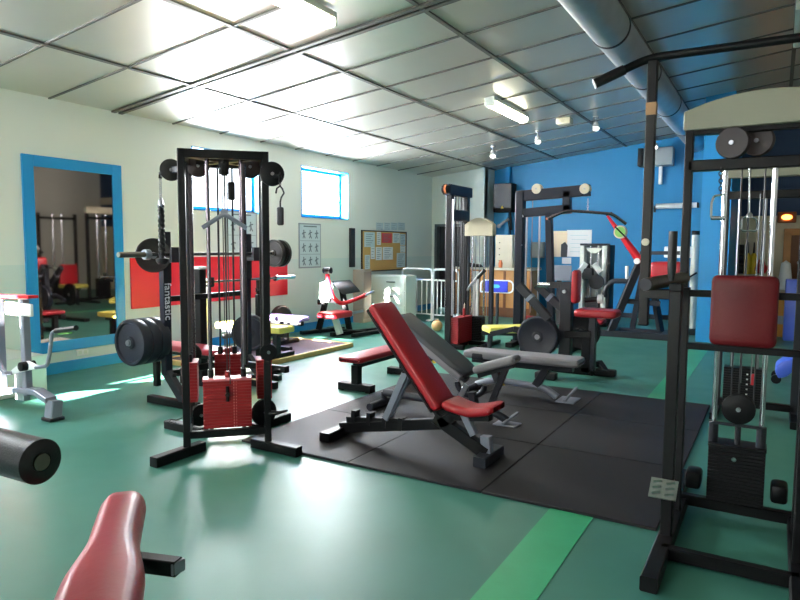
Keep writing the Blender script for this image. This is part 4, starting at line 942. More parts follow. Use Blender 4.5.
# wall light, heater box
a, b = P(656, 206.5, y=YF - 0.12), P(697, 205, y=YF - 0.12)
r = thing('wall_tube_light', 'white tubular light fixed across the blue wall beside the pillar', 'lamp', ((a.x + b.x) / 2, YF, a.z))
MB().tube([a, b], 0.055, 14).build('tube', WHITE, r)
MB().bar((a.x, YF, a.z), (a.x - 0.02, YF - 0.14, a.z), 0.05, 0.04).bar((a.x - 0.02, YF - 0.13, a.z), (a.x - 0.02, YF - 0.13, a.z - 0.12), 0.04, 0.04).bar((b.x, YF, b.z), (b.x, YF - 0.14, b.z), 0.05, 0.1).build('bracket', BLACKD, r)
c = P(657, 157, y=YF - 0.2)
r = thing('wall_heater', 'grey box unit high on the blue wall behind the pull-up bar post', 'heater', (c.x, YF, c.z))
MB().box((c.x, YF - 0.15, c.z), (0.62, 0.3, 0.36), None, 0.012).build('body', GREYBOX, r)
MB().box((c.x - 0.3, YF - 0.2, c.z), (0.1, 0.32, 0.36), None, 0.01).build('grille', BLACKD, r)
MB().box((c.x + 0.06, YF - 0.05, c.z - 0.36), (0.07, 0.08, 0.36), None, 0.006).build('pipe_cover', WHITE, r)
# grey screen panel
a, b = P(547, 265, y=12.15), P(571, 281, y=12.15)
r = thing('grey_console', 'flat grey panel on a stand behind the lat machine', 'console', ((a.x + b.x) / 2, 12.15, 0))
MB().box(((a.x + b.x) / 2, 12.15, (a.z + b.z) / 2), (b.x - a.x, 0.06, a.z - b.z), None, 0.01).build('panel', mat('console_grey', (112, 116, 128), 0.4), r)
MB().bar(((a.x + b.x) / 2, 12.18, 0), ((a.x + b.x) / 2, 12.18, b.z + 0.05), 0.08, 0.08).bar(((a.x + b.x) / 2 - 0.2, 12.18, 0.03), ((a.x + b.x) / 2 + 0.2, 12.18, 0.03), 0.1, 0.06).build('stand', DGREY, r)

# ------------------------------------------------------------------ selector machine with silver shroud
SY = 12.6; q = lambda px, py, y=SY: P(px, py, y=y)
a, b = q(581.5, 245), q(609, 245)
r = thing('selector_machine', 'silver shrouded selector machine with white levers against the blue wall', 'weight machine', ((a.x + b.x) / 2, SY, 0))
zt = a.z
for xx, mm in ((a.x + 0.04, OFFW), (b.x - 0.06, OFFW)): MB().box((xx, SY, (zt + 0.1) / 2), (0.09, 0.2, zt - 0.1), None, 0.02).build('shroud', mm, r)
MB().box((b.x + 0.02, SY + 0.1, zt / 2), (0.06, 0.4, zt), None, 0.01).build('cover', BLACKD, r)
MB().box(((a.x + b.x) / 2, SY + 0.14, zt * 0.5), (b.x - a.x - 0.1, 0.04, zt), None, 0.01).build('back_cover', GREYBOX, r)
MB().box(((a.x + b.x) / 2, SY, zt + 0.01), (b.x - a.x, 0.24, 0.04), None, 0.01).build('top_cover', DGREY, r)
MB().box(((a.x + b.x) / 2, SY, 0.04), (b.x - a.x + 0.1, 0.5, 0.08), None, 0.01).build('base', BLACK, r)
xm = (a.x + b.x) / 2
n = 10; MB().prism([(xm - 0.16 + 0.32 * i / n, SY - 0.03, zt - 0.06 - 0.1 * math.sin(math.pi * i / n)) for i in range(n + 1)], (0, -0.06, 0)).build('cam_plate', OFFW, r)
for s in (-0.07, 0.07): MB().tube([(xm + s, SY - 0.02, 0.1), (xm + s, SY - 0.02, zt)], 0.018).build('guide_rod', CHROME, r)
stack_mesh((xm, SY, 0), X, 0.22, 0.12, 0.1, 0.5, 12).build('weight_stack', DGREY, r)
for A, B in (((580, 271), (586, 263)), ((594, 264), (600, 272))): MB().bar(q(*A, SY - 0.25), q(*B, SY - 0.2), 0.08, 0.1).build('lever_block', WHITE, r)
MB().box(q(588, 274, SY - 0.18), (0.2, 0.16, 0.22), None, 0.03).build('hub_block', DGREY, r)
MB().bar(q(588, 274, SY - 0.1), q(588, 264, SY - 0.02), 0.06, 0.06).build('hub_arm', DGREY, r)
MB().lathe(q(596, 282, SY - 0.25), Y, [(0, 0.02), (0, 0.14), (0.06, 0.14), (0.06, 0.02)], 24).build('cam_wheel', BLACKD, r)
MB().pad(q(590, 323, SY - 0.4), X, Y, Z, 0.55, 0.35, 0.08, 0.03).build('seat', RED, r)
MB().bar(q(590, 324, SY - 0.4) , (q(590, 324, SY - 0.4).x, SY - 0.4, 0), 0.08, 0.08).build('seat_post', CHAR, r)

# ------------------------------------------------------------------ red incline lever machine on A frame
AY = 11.3; q = lambda px, py, y=AY: P(px, py, y=y)
r = thing('incline_lever_machine', 'black A-frame machine with a red lever arm and big red pad by the pillar', 'lever machine', (q(640, 330).x, AY, 0))
a = P(600, 333.5, z=0.04); 
m = MB(); x0, x1 = q(590, 330).x, q(664, 334).x
m.bar((x0, AY - 0.2, 0.05), (x1 + 0.1, AY - 0.2, 0.05), 0.12, 0.1); m.bar((x0 + 0.2, AY + 0.5, 0.04), (x1, AY + 0.5, 0.04), 0.1, 0.08); m.bar((q(612, 330).x, AY - 0.2, 0.05), (q(612, 330).x, AY + 0.5, 0.05), 0.1, 0.08); m.bar((x1, AY - 0.2, 0.05), (x1, AY + 0.5, 0.05), 0.1, 0.08)
m.build('base', CHAR, r)
MB().bar((q(613, 331).x, AY - 0.2, 0.08), q(640, 262), 0.1, 0.12).build('leg', CHAR, r)
MB().bar((q(627, 325).x, AY + 0.5, 0.08), q(645, 262, AY + 0.3), 0.09, 0.1).build('leg', CHAR, r)
MB().bar((q(657, 325).x, AY + 0.4, 0.08), q(652, 280, AY + 0.2), 0.09, 0.1).build('leg', CHAR, r)
MB().bar(q(625, 301), q(660, 304), 0.08, 0.08).bar(q(650, 304), q(664, 292), 0.06, 0.06).build('cross_brace', CHAR, r)
MB().tube([q(604, 297), q(606, 288), q(612, 281), q(630, 281)], 0.045, 12, bend=0.15).build('bent_bar', CHAR, r)
MB().tube([q(627, 266), q(627, 280)], 0.03, 12).build('peg', WHITE, r)
MB().tube([q(607, 215), q(622, 236), q(638, 258), q(646, 262)], 0.06, 12, radii=[0.02, 0.05, 0.07, 0.08]).build('lever_arm', REDP, r)
MB().tube([q(606, 215, AY - 0.05), q(611, 213, AY - 0.05), q(619, 219, AY - 0.05)], 0.022, 10).build('grip', DGREY, r)
MB().lathe(q(638, 261) - Y * 0.12, Y, [(0, 0.001), (0, 0.05), (0.2, 0.05), (0.2, 0.001)], 14).build('pivot', WHITE, r)
MB().pad(q(669, 279, AY), X, Y, Z, q(687, 275).x - q(650, 275).x, 0.45, q(669, 263).z - q(669, 280).z, 0.06).build('red_pad', RED, r)
MB().bar(q(646, 264), q(676, 282), 0.1, 0.1).build('pad_beam', CHAR, r)
MB().bar(q(640, 253), q(680, 253), 0.06, 0.06).build('beam', CHAR, r)
c = q(620, 232, AY - 0.2)
rr = thing('training_disc', 'round disc with a pale green face on the tip of the red lever arm', 'weight plate', c)
MB().lathe(c, Y, [(0, 0.001), (0, 0.08), (0.0, 0.095), (0.02, 0.11), (0.06, 0.11), (0.07, 0.1), (0.07, 0.001)], 28).build('rim', CREAM, rr)
MB().lathe(c - Y * 0.004, Y, [(0, 0.001), (0, 0.085), (0.006, 0.085), (0.006, 0.001)], 28).build('green_face', GREENP, rr)
MB().tube([c + V((-0.08, -0.02, 0.09)), c + V((0.02, -0.03, -0.01)), c + V((0.09, -0.02, -0.08))], 0.012, 8).build('dark_strap', BLACKD, rr)
# white pole with joint by the pillar
a, b = q(696, 232, 12.2), q(692, 332, 12.2)
r = thing('white_pole_machine', 'tall white pole with a black cap standing at the blue wall by the pillar', 'pole', (a.x, 12.2, 0))
MB().tube([(a.x, 12.2, 0.05), (a.x, 12.2, a.z - 0.04)], 0.065, 16).build('pole', OFFW, r)
MB().lathe((a.x, 12.2, a.z - 0.05), Z, [(0, 0.07), (0.07, 0.07), (0.07, 0.001)], 16).build('cap', BLACKD, r)
MB().box((a.x, 12.2, 0.05), (0.3, 0.4, 0.1), None, 0.02).build('base', DGREY, r)
MB().box((a.x - 0.25, 12.2, a.z - 0.35), (0.5, 0.1, 0.2), None, 0.02).build('white_bracket', WHITE, r)
MB().bar((a.x + 0.05, 12.12, a.z - 0.7), (a.x - 0.2, 12.12, 0.9), 0.03, 0.03).build('thin_rod', BLACKD, r)
#PART4
# ------------------------------------------------------------------ red adjustable bench on the rubber tiles
BY, MZ = 4.03, 0.018
q = lambda px, py, y=BY: P(px, py, y=y)
r = thing('adjustable_bench', 'black adjustable bench with raised red back pad and red saddle seat', 'bench', (-2.25, BY, MZ))
fx, rx = -1.66, -2.89
MB().bar((rx, BY - 0.23, MZ + 0.035), (rx, BY + 0.22, MZ + 0.035), 0.09, 0.07).build('foot', BLACK, r)
MB().bar((fx, BY - 0.14, MZ + 0.035), (fx, BY + 0.2, MZ + 0.035), 0.09, 0.07).build('foot', CHAR, r)
j = V((-2.0, BY, 0.24))
MB().bar((rx, BY, MZ + 0.06), j, 0.06, 0.08).build('main_beam', BLACK, r)
MB().bar(j + V((-0.06, 0, 0.04)), (fx, BY, MZ + 0.06), 0.07, 0.09).build('leg', BLACK, r)
MB().bar((fx, BY, 0.05), (fx - 0.01, BY, 0.2), 0.07, 0.06).bar((fx - 0.09, BY - 0.02, 0.2), (fx - 0.17, BY - 0.02, 0.34), 0.05, 0.05).build('seat_strut', GREYM, r)
m = MB(); m.bar((rx + 0.06, BY - 0.0, 0.15), (-2.26, BY, 0.21), 0.05, 0.05)
for k in range(4):
    xx = rx + 0.12 + 0.14 * k; m.prism([(xx - 0.015, BY - 0.035, 0.14), (xx + 0.02, BY - 0.035, 0.14), (xx + 0.03, BY - 0.035, 0.235), (xx - 0.005, BY - 0.035, 0.235)], (0, 0.07, 0))
m.build('ladder_rail', BLACKD, r)
B, T = q(449, 404), q(383, 301)
ax = (T - B).normalized(); az = V((ax.z, 0, -ax.x)).normalized(); L = (T - B).length
if az.x < 0: az = -az
off = -az * 0.07
MB().pad((B + T) / 2 + off, ax, Y, az, L, 0.29, 0.065, 0.022).build('back_pad', RED, r)
MB().box((B + T) / 2 + off - az * 0.012, (L - 0.02, 0.27, 0.024), Matrix((ax, Y, az)).transposed(), 0.006, 1).bar(B + off - az * 0.04 - ax * 0.03, B.lerp(T, 0.75) + off - az * 0.04, 0.06, 0.05, up=az).build('back_board', BLACKD, r)
s0 = B.lerp(T, 0.42) + off - az * 0.05
s1 = V((rx + 0.42, BY, 0.21))
m = MB()
for s in (-0.03, 0.03): m.bar(s0 + Y * s, s1 + Y * s, 0.025, 0.05)
m.build('support_strut', GREYM, r)
MB().bar(s0 - Y * 0.07, s0 + Y * 0.07, 0.04, 0.05).build('strut_hinge', BLACKD, r)
a, b = q(448, 413), q(499, 413)
zc0 = q(474, 419, BY - 0.1).z
Ls = b.x - a.x
MB().pad(((a.x + b.x) / 2, BY, zc0 - 0.0), X, Y, Z, Ls, 0.27, 0.06, 0.028, shape=lambda u: (1.0 - 0.18 * math.sin(math.pi * u), 0.028 * (abs(2 * u - 1) ** 1.6) + (0.012 if u < 0.5 else 0.02) * abs(2 * u - 1))).build('seat', RED, r)
MB().bar((a.x + 0.04, BY, zc0 - 0.03), (b.x - 0.06, BY, zc0 - 0.0), 0.07, 0.05).bar((a.x + 0.05, BY, zc0 - 0.03), (j.x - 0.02, BY, 0.24), 0.07, 0.08).bar((a.x + 0.05, BY, zc0 - 0.02), B + off - az * 0.03, 0.06, 0.06).build('seat_frame', BLACK, r)

# ------------------------------------------------------------------ flat red bench behind
r = thing('flat_bench', 'low flat bench with red pad standing at the left edge of the tiles', 'bench', (-3.68, 5.9, 0))
fx = -3.70
zp = P(350, 363, x=fx).z
MB().pad((fx, 5.9, zp), Y, X, Z, 1.25, 0.27, 0.06, 0.022).build('pad', RED, r)
MB().bar((fx, 5.4, zp - 0.035), (fx, 6.45, zp - 0.035), 0.06, 0.07).build('beam', BLACK, r)
for yy in (5.42, 6.4):
    MB().post((fx, yy), 0.05, zp - 0.04, 0.09, 0.08).build('leg', BLACK, r)
    MB().bar((fx - 0.2, yy, 0.045), (fx + 0.2, yy, 0.045), 0.1, 0.07).bar((fx - 0.2, yy, 0.02), (fx - 0.14, yy, 0.02), 0.1, 0.04).bar((fx + 0.14, yy, 0.02), (fx + 0.2, yy, 0.02), 0.1, 0.04).build('foot', BLACKD, r)

# ------------------------------------------------------------------ grey adjustable bench
GY = 5.0; q = lambda px, py, y=GY: P(px, py, y=y)
r = thing('grey_adjustable_bench', 'grey adjustable bench with tilted charcoal back pad behind the red one', 'bench', (-2.4, GY, MZ))
B, T = q(473, 371), q(403, 313); ax = (T - B).normalized(); az = V((ax.z, 0, -ax.x)).normalized()
if az.x < 0: az = -az
L = (T - B).length; off = -az * 0.07
MB().pad((B + T) / 2 + off, ax, Y, az, L, 0.3, 0.07, 0.02, shape=lambda u: (1 - 0.25 * max(0, 0.15 - u) / 0.15, 0)).build('back_pad', VGREYD, r)
MB().box((B + T) / 2 + off - az * 0.0, (L - 0.04, 0.306, 0.06), Matrix((ax, Y, az)).transposed(), 0.012, 2).build('trim_panel', VGREY, r)
MB().bar(B + off - az * 0.03, T + off - az * 0.03, 0.07, 0.05, up=az).build('back_frame', CHAR, r)
a, b = q(479, 369), q(519, 359)
sx = (b - a).normalized()
MB().pad((a + b) / 2 - Z * 0.03, sx, Y, V((-sx.z, 0, sx.x)), (b - a).length, 0.27, 0.065, 0.025, shape=lambda u: (1 - 0.3 * u, 0)).build('seat', VGREY, r)
MB().bar(a - Z * 0.05, b - Z * 0.05 - X * 0.04, 0.06, 0.05).build('seat_frame', CHAR, r)
arc = [B + off + V((0.02 + 0.13 * math.cos(t), 0, -0.05 + 0.11 * math.sin(t))) for t in [math.pi * (1 + i / 10) for i in range(11)]]
MB().tube(arc, 0.025, 10).build('arc_bracket', CHAR, r)
MB().bar((B.x + 0.0, GY, B.z - 0.18), (B.x + 0.02, GY, MZ + 0.1), 0.06, 0.08).bar(b - Z * 0.06 - X * 0.1, (b.x - 0.26, GY, MZ + 0.1), 0.04, 0.05).build('upright', CHAR, r)
MB().tube([(-3.1, GY, 0.14), (-2.25, GY, 0.13), (-2.02, GY, 0.11), (-1.88, GY, MZ + 0.03)], 0.035, 12, bend=0.08).build('base_tube', CHAR, r)
MB().tube([(-3.1, GY - 0.25, MZ + 0.035), (-3.1, GY + 0.25, MZ + 0.035)], 0.035, 12).tube([(-3.1, GY, MZ + 0.04), (-3.1, GY, 0.15)], 0.03).build('foot', CHAR, r)
MB().prism([(-1.98, GY - 0.09, MZ), (-1.78, GY - 0.09, MZ), (-1.78, GY + 0.06, MZ), (-1.98, GY + 0.06, MZ)], (0, 0, 0.012), 0.004).prism([(-1.9, GY - 0.09, 0.03), (-1.88, GY - 0.09, 0.03), (-1.82, GY + 0.1, 0.09), (-1.84, GY + 0.1, 0.09)], (0, 0, 0.02)).build('foot_plate', GREYM, r)
c = P(462, 391, y=GY - 0.14)
MB().prism([c + V((-0.05, 0, -0.06)), c + V((0.0, 0, -0.07)), c + V((0.06, 0, 0.05)), c + V((0.02, 0, 0.07))], (0, 0.012, 0), 0.005, 1).build('silver_lever', STEEL, r)
MB().bar(B.lerp(T, 0.45) + off - az * 0.05, (-2.95, GY, 0.16), 0.05, 0.05).build('strut', CHAR, r)
c = P(439, 360, y=GY + 0.1); MB().tube([c + Y * 0.0, c - Y * 0.1], 0.018, 10).build('yellow_knob', YELLOW, r)

# ------------------------------------------------------------------ grey flat bench
HY = 6.1; q = lambda px, py, y=HY: P(px, py, y=y)
r = thing('grey_flat_bench', 'grey flat bench standing behind the grey adjustable bench at the tile edge', 'bench', (-2.2, HY, MZ))
a, b = q(468, 352), q(582, 362); zt = q(530, 357).z
MB().pad(((a.x + b.x) / 2, HY, zt - 0.045), X, Y, Z, b.x - a.x, 0.3, 0.075, 0.026).build('pad', VGREY, r)
xk = q(483, 352).x
MB().box((xk, HY, zt - 0.02), (0.13, 0.306, 0.07), None, 0.015).build('dark_band', CHAR, r)
MB().bar((a.x + 0.06, HY, zt - 0.075), (b.x - 0.08, HY, zt - 0.075), 0.07, 0.06).build('pad_beam', CHAR, r)
lt, lb = q(547, 366), q(536, 390)
MB().bar(lt - Z * 0.02, (lb.x, HY, 0.13), 0.07, 0.08).build('leg', CHAR, r)
MB().bar((a.x + 0.25, HY, zt - 0.07), (a.x + 0.35, HY, 0.13), 0.07, 0.08).build('leg', CHAR, r)
MB().tube([(a.x + 0.1, HY, MZ + 0.05), (a.x + 0.3, HY, 0.14), (lb.x + 0.08, HY, 0.12), (q(557, 400).x, HY, MZ + 0.02)], 0.035, 12, bend=0.1).build('base_tube', GREYM, r)
c = P(566, 402, z=MZ)
MB().prism([(c.x - 0.09, HY - 0.14, MZ), (c.x + 0.09, HY - 0.14, MZ), (c.x + 0.09, HY + 0.12, MZ), (c.x - 0.09, HY + 0.12, MZ)], (0, 0, 0.012), 0.004).prism([(c.x - 0.01, HY - 0.14, 0.03), (c.x + 0.01, HY - 0.14, 0.03), (c.x + 0.05, HY + 0.14, 0.11), (c.x + 0.03, HY + 0.14, 0.11)], (0, 0, 0.02)).build('foot_plate', GREYM, r)
MB().tube([(a.x + 0.1, HY - 0.25, MZ + 0.035), (a.x + 0.1, HY + 0.25, MZ + 0.035)], 0.035).build('foot', CHAR, r)
c = P(501, 388, y=HY - 0.05); MB().tube([(c.x - 0.03, HY, 0.13), (c.x + 0.02, HY, 0.128)], 0.042, 12).build('yellow_clamp', YELLOW, r)

# ------------------------------------------------------------------ dip and knee raise station (right edge)
CX = -0.415; q = lambda px, py, x=CX: P(px, py, x=x)
CW = 0.98                                     # mirror partner is out of the frame
y1, y2 = 3.36, 3.72
pc = P(744, 310, y=y2 - 0.03)
XR2 = 2 * pc.x - CX
r = thing('knee_raise_station', 'black dip and knee raise station with dark red back pad and tread step', 'dip station', ((CX + XR2) / 2, 3.4, 0))
za = P(667, 291, y=y1).z
for xx, sg in ((CX, -1), (XR2, 1)):
    MB().bar((xx, 2.86, 0.035), (xx, 3.95, 0.035), 0.075, 0.07).build('foot_rail', BLACK, r)
    MB().bar((xx, y1, 0.07), (xx, y1, za), 0.055, 0.05, up=Y).build('post', BLACK, r)
    MB().bar((xx, y2, 0.07), (xx, y2, za), 0.05, 0.05, up=Y).build('post', BLACKD, r)
    MB().box((xx, y1, za + 0.02), (0.06, 0.06, 0.04), None, 0.005, 1).build('arm_bracket', BLACK, r)
    h = MB().tube([(xx + sg * 0.12, y1 - 0.12, za + 0.035), (xx + sg * 0.01, y2, za + 0.05)], 0.033, 16).build('arm_rest', mat('worn_arm_rest', (66, 56, 40), 0.5, 0, 0.25, 20), r) if sg < 0 else MB().tube([(xx + sg * 0.12, y1 - 0.12, za + 0.035), (xx, y2, za + 0.05)], 0.033, 16).build('arm_rest', mat('worn_arm_rest', (66, 56, 40), 0.5, 0, 0.25, 20), r)
    d_ = V((-sg * 0.11, y2 - y1 + 0.12, 0.015)).normalized()
    MB().lathe(V((xx + sg * 0.12, y1 - 0.12, za + 0.035)) - d_ * 0.008, d_, [(0, 0.004), (0, 0.03), (0.012, 0.033), (0.012, 0.004)], 16).build('end_cap', DGREY, r)
    g = P(662.5, 283, y=y1 - 0.02) if sg < 0 else V((XR2 + (CX - P(662.5, 283, y=y1 - 0.02).x), y1 - 0.02, P(662.5, 283, y=y1 - 0.02).z))
    g0 = V((xx + sg * 0.02, y1 - 0.03, za + 0.05))
    MB().tube([g0, g0 + Z * 0.06, g0 + Z * 0.24], 0.018, 14, radii=[0.013, 0.02, 0.02]).build('hand_grip', FOAM, r)
    # pull-up bar post on the outside
    b0 = P(643.5, 322, y=y1 + 0.06)
    px_ = b0.x if sg < 0 else XR2 + (CX - b0.x)
    zt = P(650, 62, y=y1 + 0.06).z
    MB().bar((px_, y1 + 0.06, b0.z), (px_, y1 + 0.06, zt), 0.045, 0.045, up=Y).build('pull_up_post', BLACK, r)
    MB().box((px_, y1 + 0.06, P(650, 107, y=y1).z), (0.048, 0.048, 0.06)).build('tan_tape', TAPE, r)
    MB().lathe((px_, y1 + 0.04, P(643, 242, y=y1).z), -Y, [(0, 0.018), (0.022, 0.018), (0.022, 0.001)], 14).build('white_plug', CREAM, r)
    MB().box((px_, y1 + 0.06, b0.z - 0.006), (0.05, 0.045, 0.02), None, 0.004, 1).build('bottom_plug', BLACKD, r)
    m = MB(); m.bar((px_, y1 + 0.06, za - 0.02), (xx, y1 + 0.06, za - 0.02), 0.05, 0.05); m.bar((xx, y1 + 0.06, za - 0.02), (xx, y1, za - 0.02), 0.05, 0.05); m.build('post_bracket', BLACK, r)
    if sg < 0: pxl, ztop = px_, zt
    s_ = P(661, 490, y=y1 - 0.1)
    if sg < 0:
        m = MB(); sr = Matrix.Rotation(math.radians(38), 3, 'X'); m.box((xx - 0.01, y1 - 0.08, s_.z), (0.125, 0.11, 0.008), sr)
        st = m.build('tread_step', DIAMOND, r); t = MB()
        for i in range(3):
            for k in range(2): t.box(V((xx - 0.01, y1 - 0.08, s_.z)) + sr @ V((-0.03 + 0.06 * k, -0.032 + 0.032 * i, 0.006)), (0.04, 0.012, 0.006), sr @ Matrix.Rotation(0.3, 3, 'Z'))
        t.build('tread_pattern', CHROME, st)
        MB().bar((xx, y1 - 0.02, s_.z - 0.02), (xx, y1 - 0.08, s_.z - 0.01), 0.04, 0.02).build('step_bracket', BLACK, r)
pxr = XR2 + (CX - pxl)
yb = y1 + 0.06
hl = P(594, 84, y=yb - 0.1)
MB().tube([(pxl - (pxl - hl.x), yb - 0.1, hl.z), (pxl - 0.02, yb, ztop + 0.02), (pxr + 0.02, yb, ztop + 0.02), (pxr + (pxl - hl.x), yb - 0.1, hl.z)], 0.02, 14, bend=0.06).build('pull_up_bar', BLACK, r)
for sg, xx in ((-1, pxl), (1, pxr)):
    A = V((xx + sg * (pxl - hl.x), yb - 0.1, hl.z)); Bq = V((xx + sg * 0.02, yb, ztop + 0.02))
    MB().tube([A, A.lerp(Bq, 0.55)], 0.025, 14).build('bar_grip', FOAM, r)
for pyy in (293, 345.5): MB().bar((CX, y2, P(690, pyy, y=y2).z), (XR2, y2, P(690, pyy, y=y2).z), 0.04, 0.035).build('pad_cross_bar', BLACK, r)
yc_ = P(690, 557, z=0.04).y; MB().bar((CX, yc_, 0.04), (XR2, yc_, 0.04), 0.05, 0.06).build('cross_bar', BLACK, r)
zt_, zb_ = P(744, 276, y=y2 - 0.1).z, P(744, 347, y=y2 - 0.1).z
wd_ = P(777, 310, y=y2 - 0.1).x - P(709, 310, y=y2 - 0.1).x
MB().pad((pc.x, y2 - 0.03, (zt_ + zb_) / 2), Z, X, -Y, zt_ - zb_, wd_, 0.075, 0.02).build('back_pad', REDDARK, r)

# ------------------------------------------------------------------ arched cable tower behind it
AYY = 3.93; q = lambda px, py, y=AYY: P(px, py, y=y)
xl = q(689.5, 150).x; zt = q(686, 132).z
xr = q(855, 130).x
r = thing('arched_cable_tower', 'black cable tower with grey-beige arched top and chrome rods, right edge', 'cable machine', ((xl + xr) / 2, AYY, 0))
for xx in (xl, xr):
    MB().bar((xx, AYY, 0.03), (xx, AYY, zt), 0.042, 0.06, up=Y).build('upright', BLACK, r)
    MB().bar((xx, AYY - 0.1, 0.035), (xx, AYY + 0.5, 0.035), 0.07, 0.07).build('foot', BLACK, r)
n = 20; zl, zp = q(686, 114).z, q(765, 91).z
top = [(xl - 0.03 + (xr - xl + 0.06) * i / n, AYY - 0.06, zl + (zp - zl) * (1 - abs(2 * i / n - 1) ** 2.0)) for i in range(n + 1)]
MB().prism([(xl - 0.03, AYY - 0.06, zt)] + top + [(xr + 0.03, AYY - 0.06, zt)], (0, 0.12, 0), 0.005, 1).build('arched_top', ARCHC, r)
zc1 = q(700, 166).z
MB().bar((xl, AYY, zc1), (xr, AYY, zc1), 0.06, 0.06).build('pulley_beam', BLACK, r)
MB().bar((xl, AYY, zt - 0.01), (xr, AYY, zt - 0.01), 0.05, 0.03).build('cross_beam', BLACK, r)
zlow = 0.06
MB().bar((xl, AYY, zlow), (xr, AYY, zlow), 0.05, 0.06).build('cross_beam', BLACK, r)
a, b = q(713, 440), q(761, 440); xm = (q(708, 470).x + q(765, 470).x) / 2; ws = q(765, 470).x - q(708, 470).x
z1 = q(736, 447).z
st = stack_mesh((xm, AYY + 0.02, 0), X, ws, 0.15, 0.1, z1, 16).build('weight_stack', BLACKD, r)
MB().box((xm, AYY + 0.02, z1 + 0.008), (ws + 0.006, 0.155, 0.018), None, 0.004, 1).build('top_plate', BLACK, st)
MB().lathe((xm - 0.01, AYY - 0.06, z1 - 0.05), -Y, [(0, 0.012), (0.02, 0.012), (0.02, 0.001)], 12).build('selector_pin', CHROME, st)
MB().tube([(xm, AYY, z1), (xm, AYY, z1 + 0.12)], 0.016).build('stack_rod', DGREY, st)
for xx in (a.x, b.x):
    MB().tube([(xx, AYY, 0.1), (xx, AYY, zc1)], 0.0135, 14).build('guide_rod', CHROME, r)
    MB().tube([(xx, AYY, z1 + 0.01), (xx, AYY, z1 + 0.13)], 0.025, 14).build('rod_collar', CHAR, r)
for px_ in (740, 748, 763):
    c = q(px_ - 4, 300); MB().tube([(c.x, AYY - 0.02, 0.6), (c.x, AYY - 0.02, zc1 + 0.02)], 0.004, 8).build('cable', CABLE, r)
pulley(q(733, 143, AYY - 0.05), V((0.25, 1, 0)), 0.083, r, 'pulley', 0.04, mat('pulley_brown', (44, 34, 36), 0.5))
pulley(q(758, 141, AYY + 0.06), V((0.25, 1, 0)), 0.08, r, 'pulley', 0.04, mat('pulley_brown2', (60, 48, 46), 0.5))
pulley(q(738.5, 409, AYY - 0.03), V((0.0, 1, 0)), 0.083, r, 'moving_pulley', 0.03)
MB().bar((a.x, AYY - 0.03, q(738, 424).z), (b.x, AYY - 0.03, q(738, 424).z), 0.02, 0.015).build('pulley_carrier', CHAR, r)
for s in (-1, 1):
    c = V((xm + s * (ws / 2 + 0.07), AYY, 0.16))
    MB().box((c.x, AYY - 0.02, 0.2), (0.08, 0.14, 0.1), None, 0.02).build('guide_block', BLACK, r)
c0 = q(721, 168, AYY - 0.06)
r2 = thing('stirrup_handle', 'chrome stirrup handle hanging by a chain left of the chrome rods', 'handle', q(718, 208, AYY - 0.06))
chain(c0, q(721, 194, AYY - 0.06), DGREY, r2, n=7, rr=0.01)
s = [q(725, 194.5, AYY - 0.06), q(714, 196, AYY - 0.06), q(711.5, 203, AYY - 0.06), q(711, 218, AYY - 0.06), q(725, 218, AYY - 0.06), q(725, 194.5, AYY - 0.06)]
MB().tube(s, 0.006, 8, bend=0.012).build('frame', CHROME, r2); MB().tube([s[3], s[4]], 0.011, 12).build('grip', CHROME, r2)
r2 = thing('stirrup_handle', 'chrome stirrup handle hanging between the rods above the dark red pad', 'handle', q(748, 222, AYY - 0.06))
s = [q(748, 216, AYY - 0.06), q(742, 218, AYY - 0.06), q(741, 231, AYY - 0.06), q(757, 231, AYY - 0.06), q(757, 219, AYY - 0.06), q(748, 216, AYY - 0.06)]
MB().tube(s, 0.005, 8, bend=0.015).build('frame', CHROME, r2)
MB().lathe(q(749.5, 218, AYY - 0.06), Z, [(0, 0.018), (0.02, 0.014), (0.03, 0.004)], 14).tube([q(749.5, 218, AYY - 0.06), q(749.5, 168, AYY - 0.06)], 0.004, 6).build('cable_ball', CHROME, r2)

# ------------------------------------------------------------------ second, smaller cable machine behind
DY = 6.5; q = lambda px, py, y=DY: P(px, py, y=y)
xl, xr = -0.42, 0.19; zt = q(716, 178).z
r = thing('small_cable_machine', 'smaller cable machine with black stack seen through the arched tower', 'cable machine', ((xl + xr) / 2, DY, 0))
for xx, mm in ((xl, DGREY), (xr, DGREY)):
    MB().bar((xx, DY, 0.0), (xx, DY, zt), 0.06, 0.06, up=Y).build('upright', mm, r)
    MB().bar((xx, DY - 0.35, 0.03), (xx, DY + 0.35, 0.03), 0.06, 0.06).build('foot', BLACK, r)
MB().bar((xl, DY, q(716, 196).z), (xr, DY, q(716, 196).z), 0.06, 0.07).build('cross_beam', BLACK, r)
MB().bar((xl, DY, 0.1), (xr, DY, 0.1), 0.06, 0.06).build('cross_beam', BLACK, r)
MB().prism([(xl - 0.05, DY - 0.05, zt - 0.01), (xr + 0.05, DY - 0.05, zt - 0.01), (xr + 0.03, DY - 0.05, zt + 0.11), ((xl + xr) / 2, DY - 0.05, zt + 0.15), (xl - 0.03, DY - 0.05, zt + 0.11)], (0, 0.1, 0), 0.006, 1).build('arched_top', ARCHC, r)
z1 = q(742, 367).z; xm = q(743, 390).x
stack_mesh((xm, DY, 0), X, 0.32, 0.14, 0.12, z1, 14).build('weight_stack', BLACK, r)
for s in (-0.1, 0.1): MB().tube([(xm + s, DY, 0.1), (xm + s, DY, q(716, 196).z)], 0.014).build('guide_rod', STEEL, r)
m = MB()
for i in range(10): m.box((xm + 0.03, DY - 0.075, z1 - 0.05 - 0.045 * i), (0.014, 0.006, 0.012))
m.build('number_strip', WHITE, r)
MB().box((xm + 0.075, DY - 0.08, z1 - 0.09), (0.04, 0.03, 0.1), None, 0.006).build('red_tag', REDP, r)
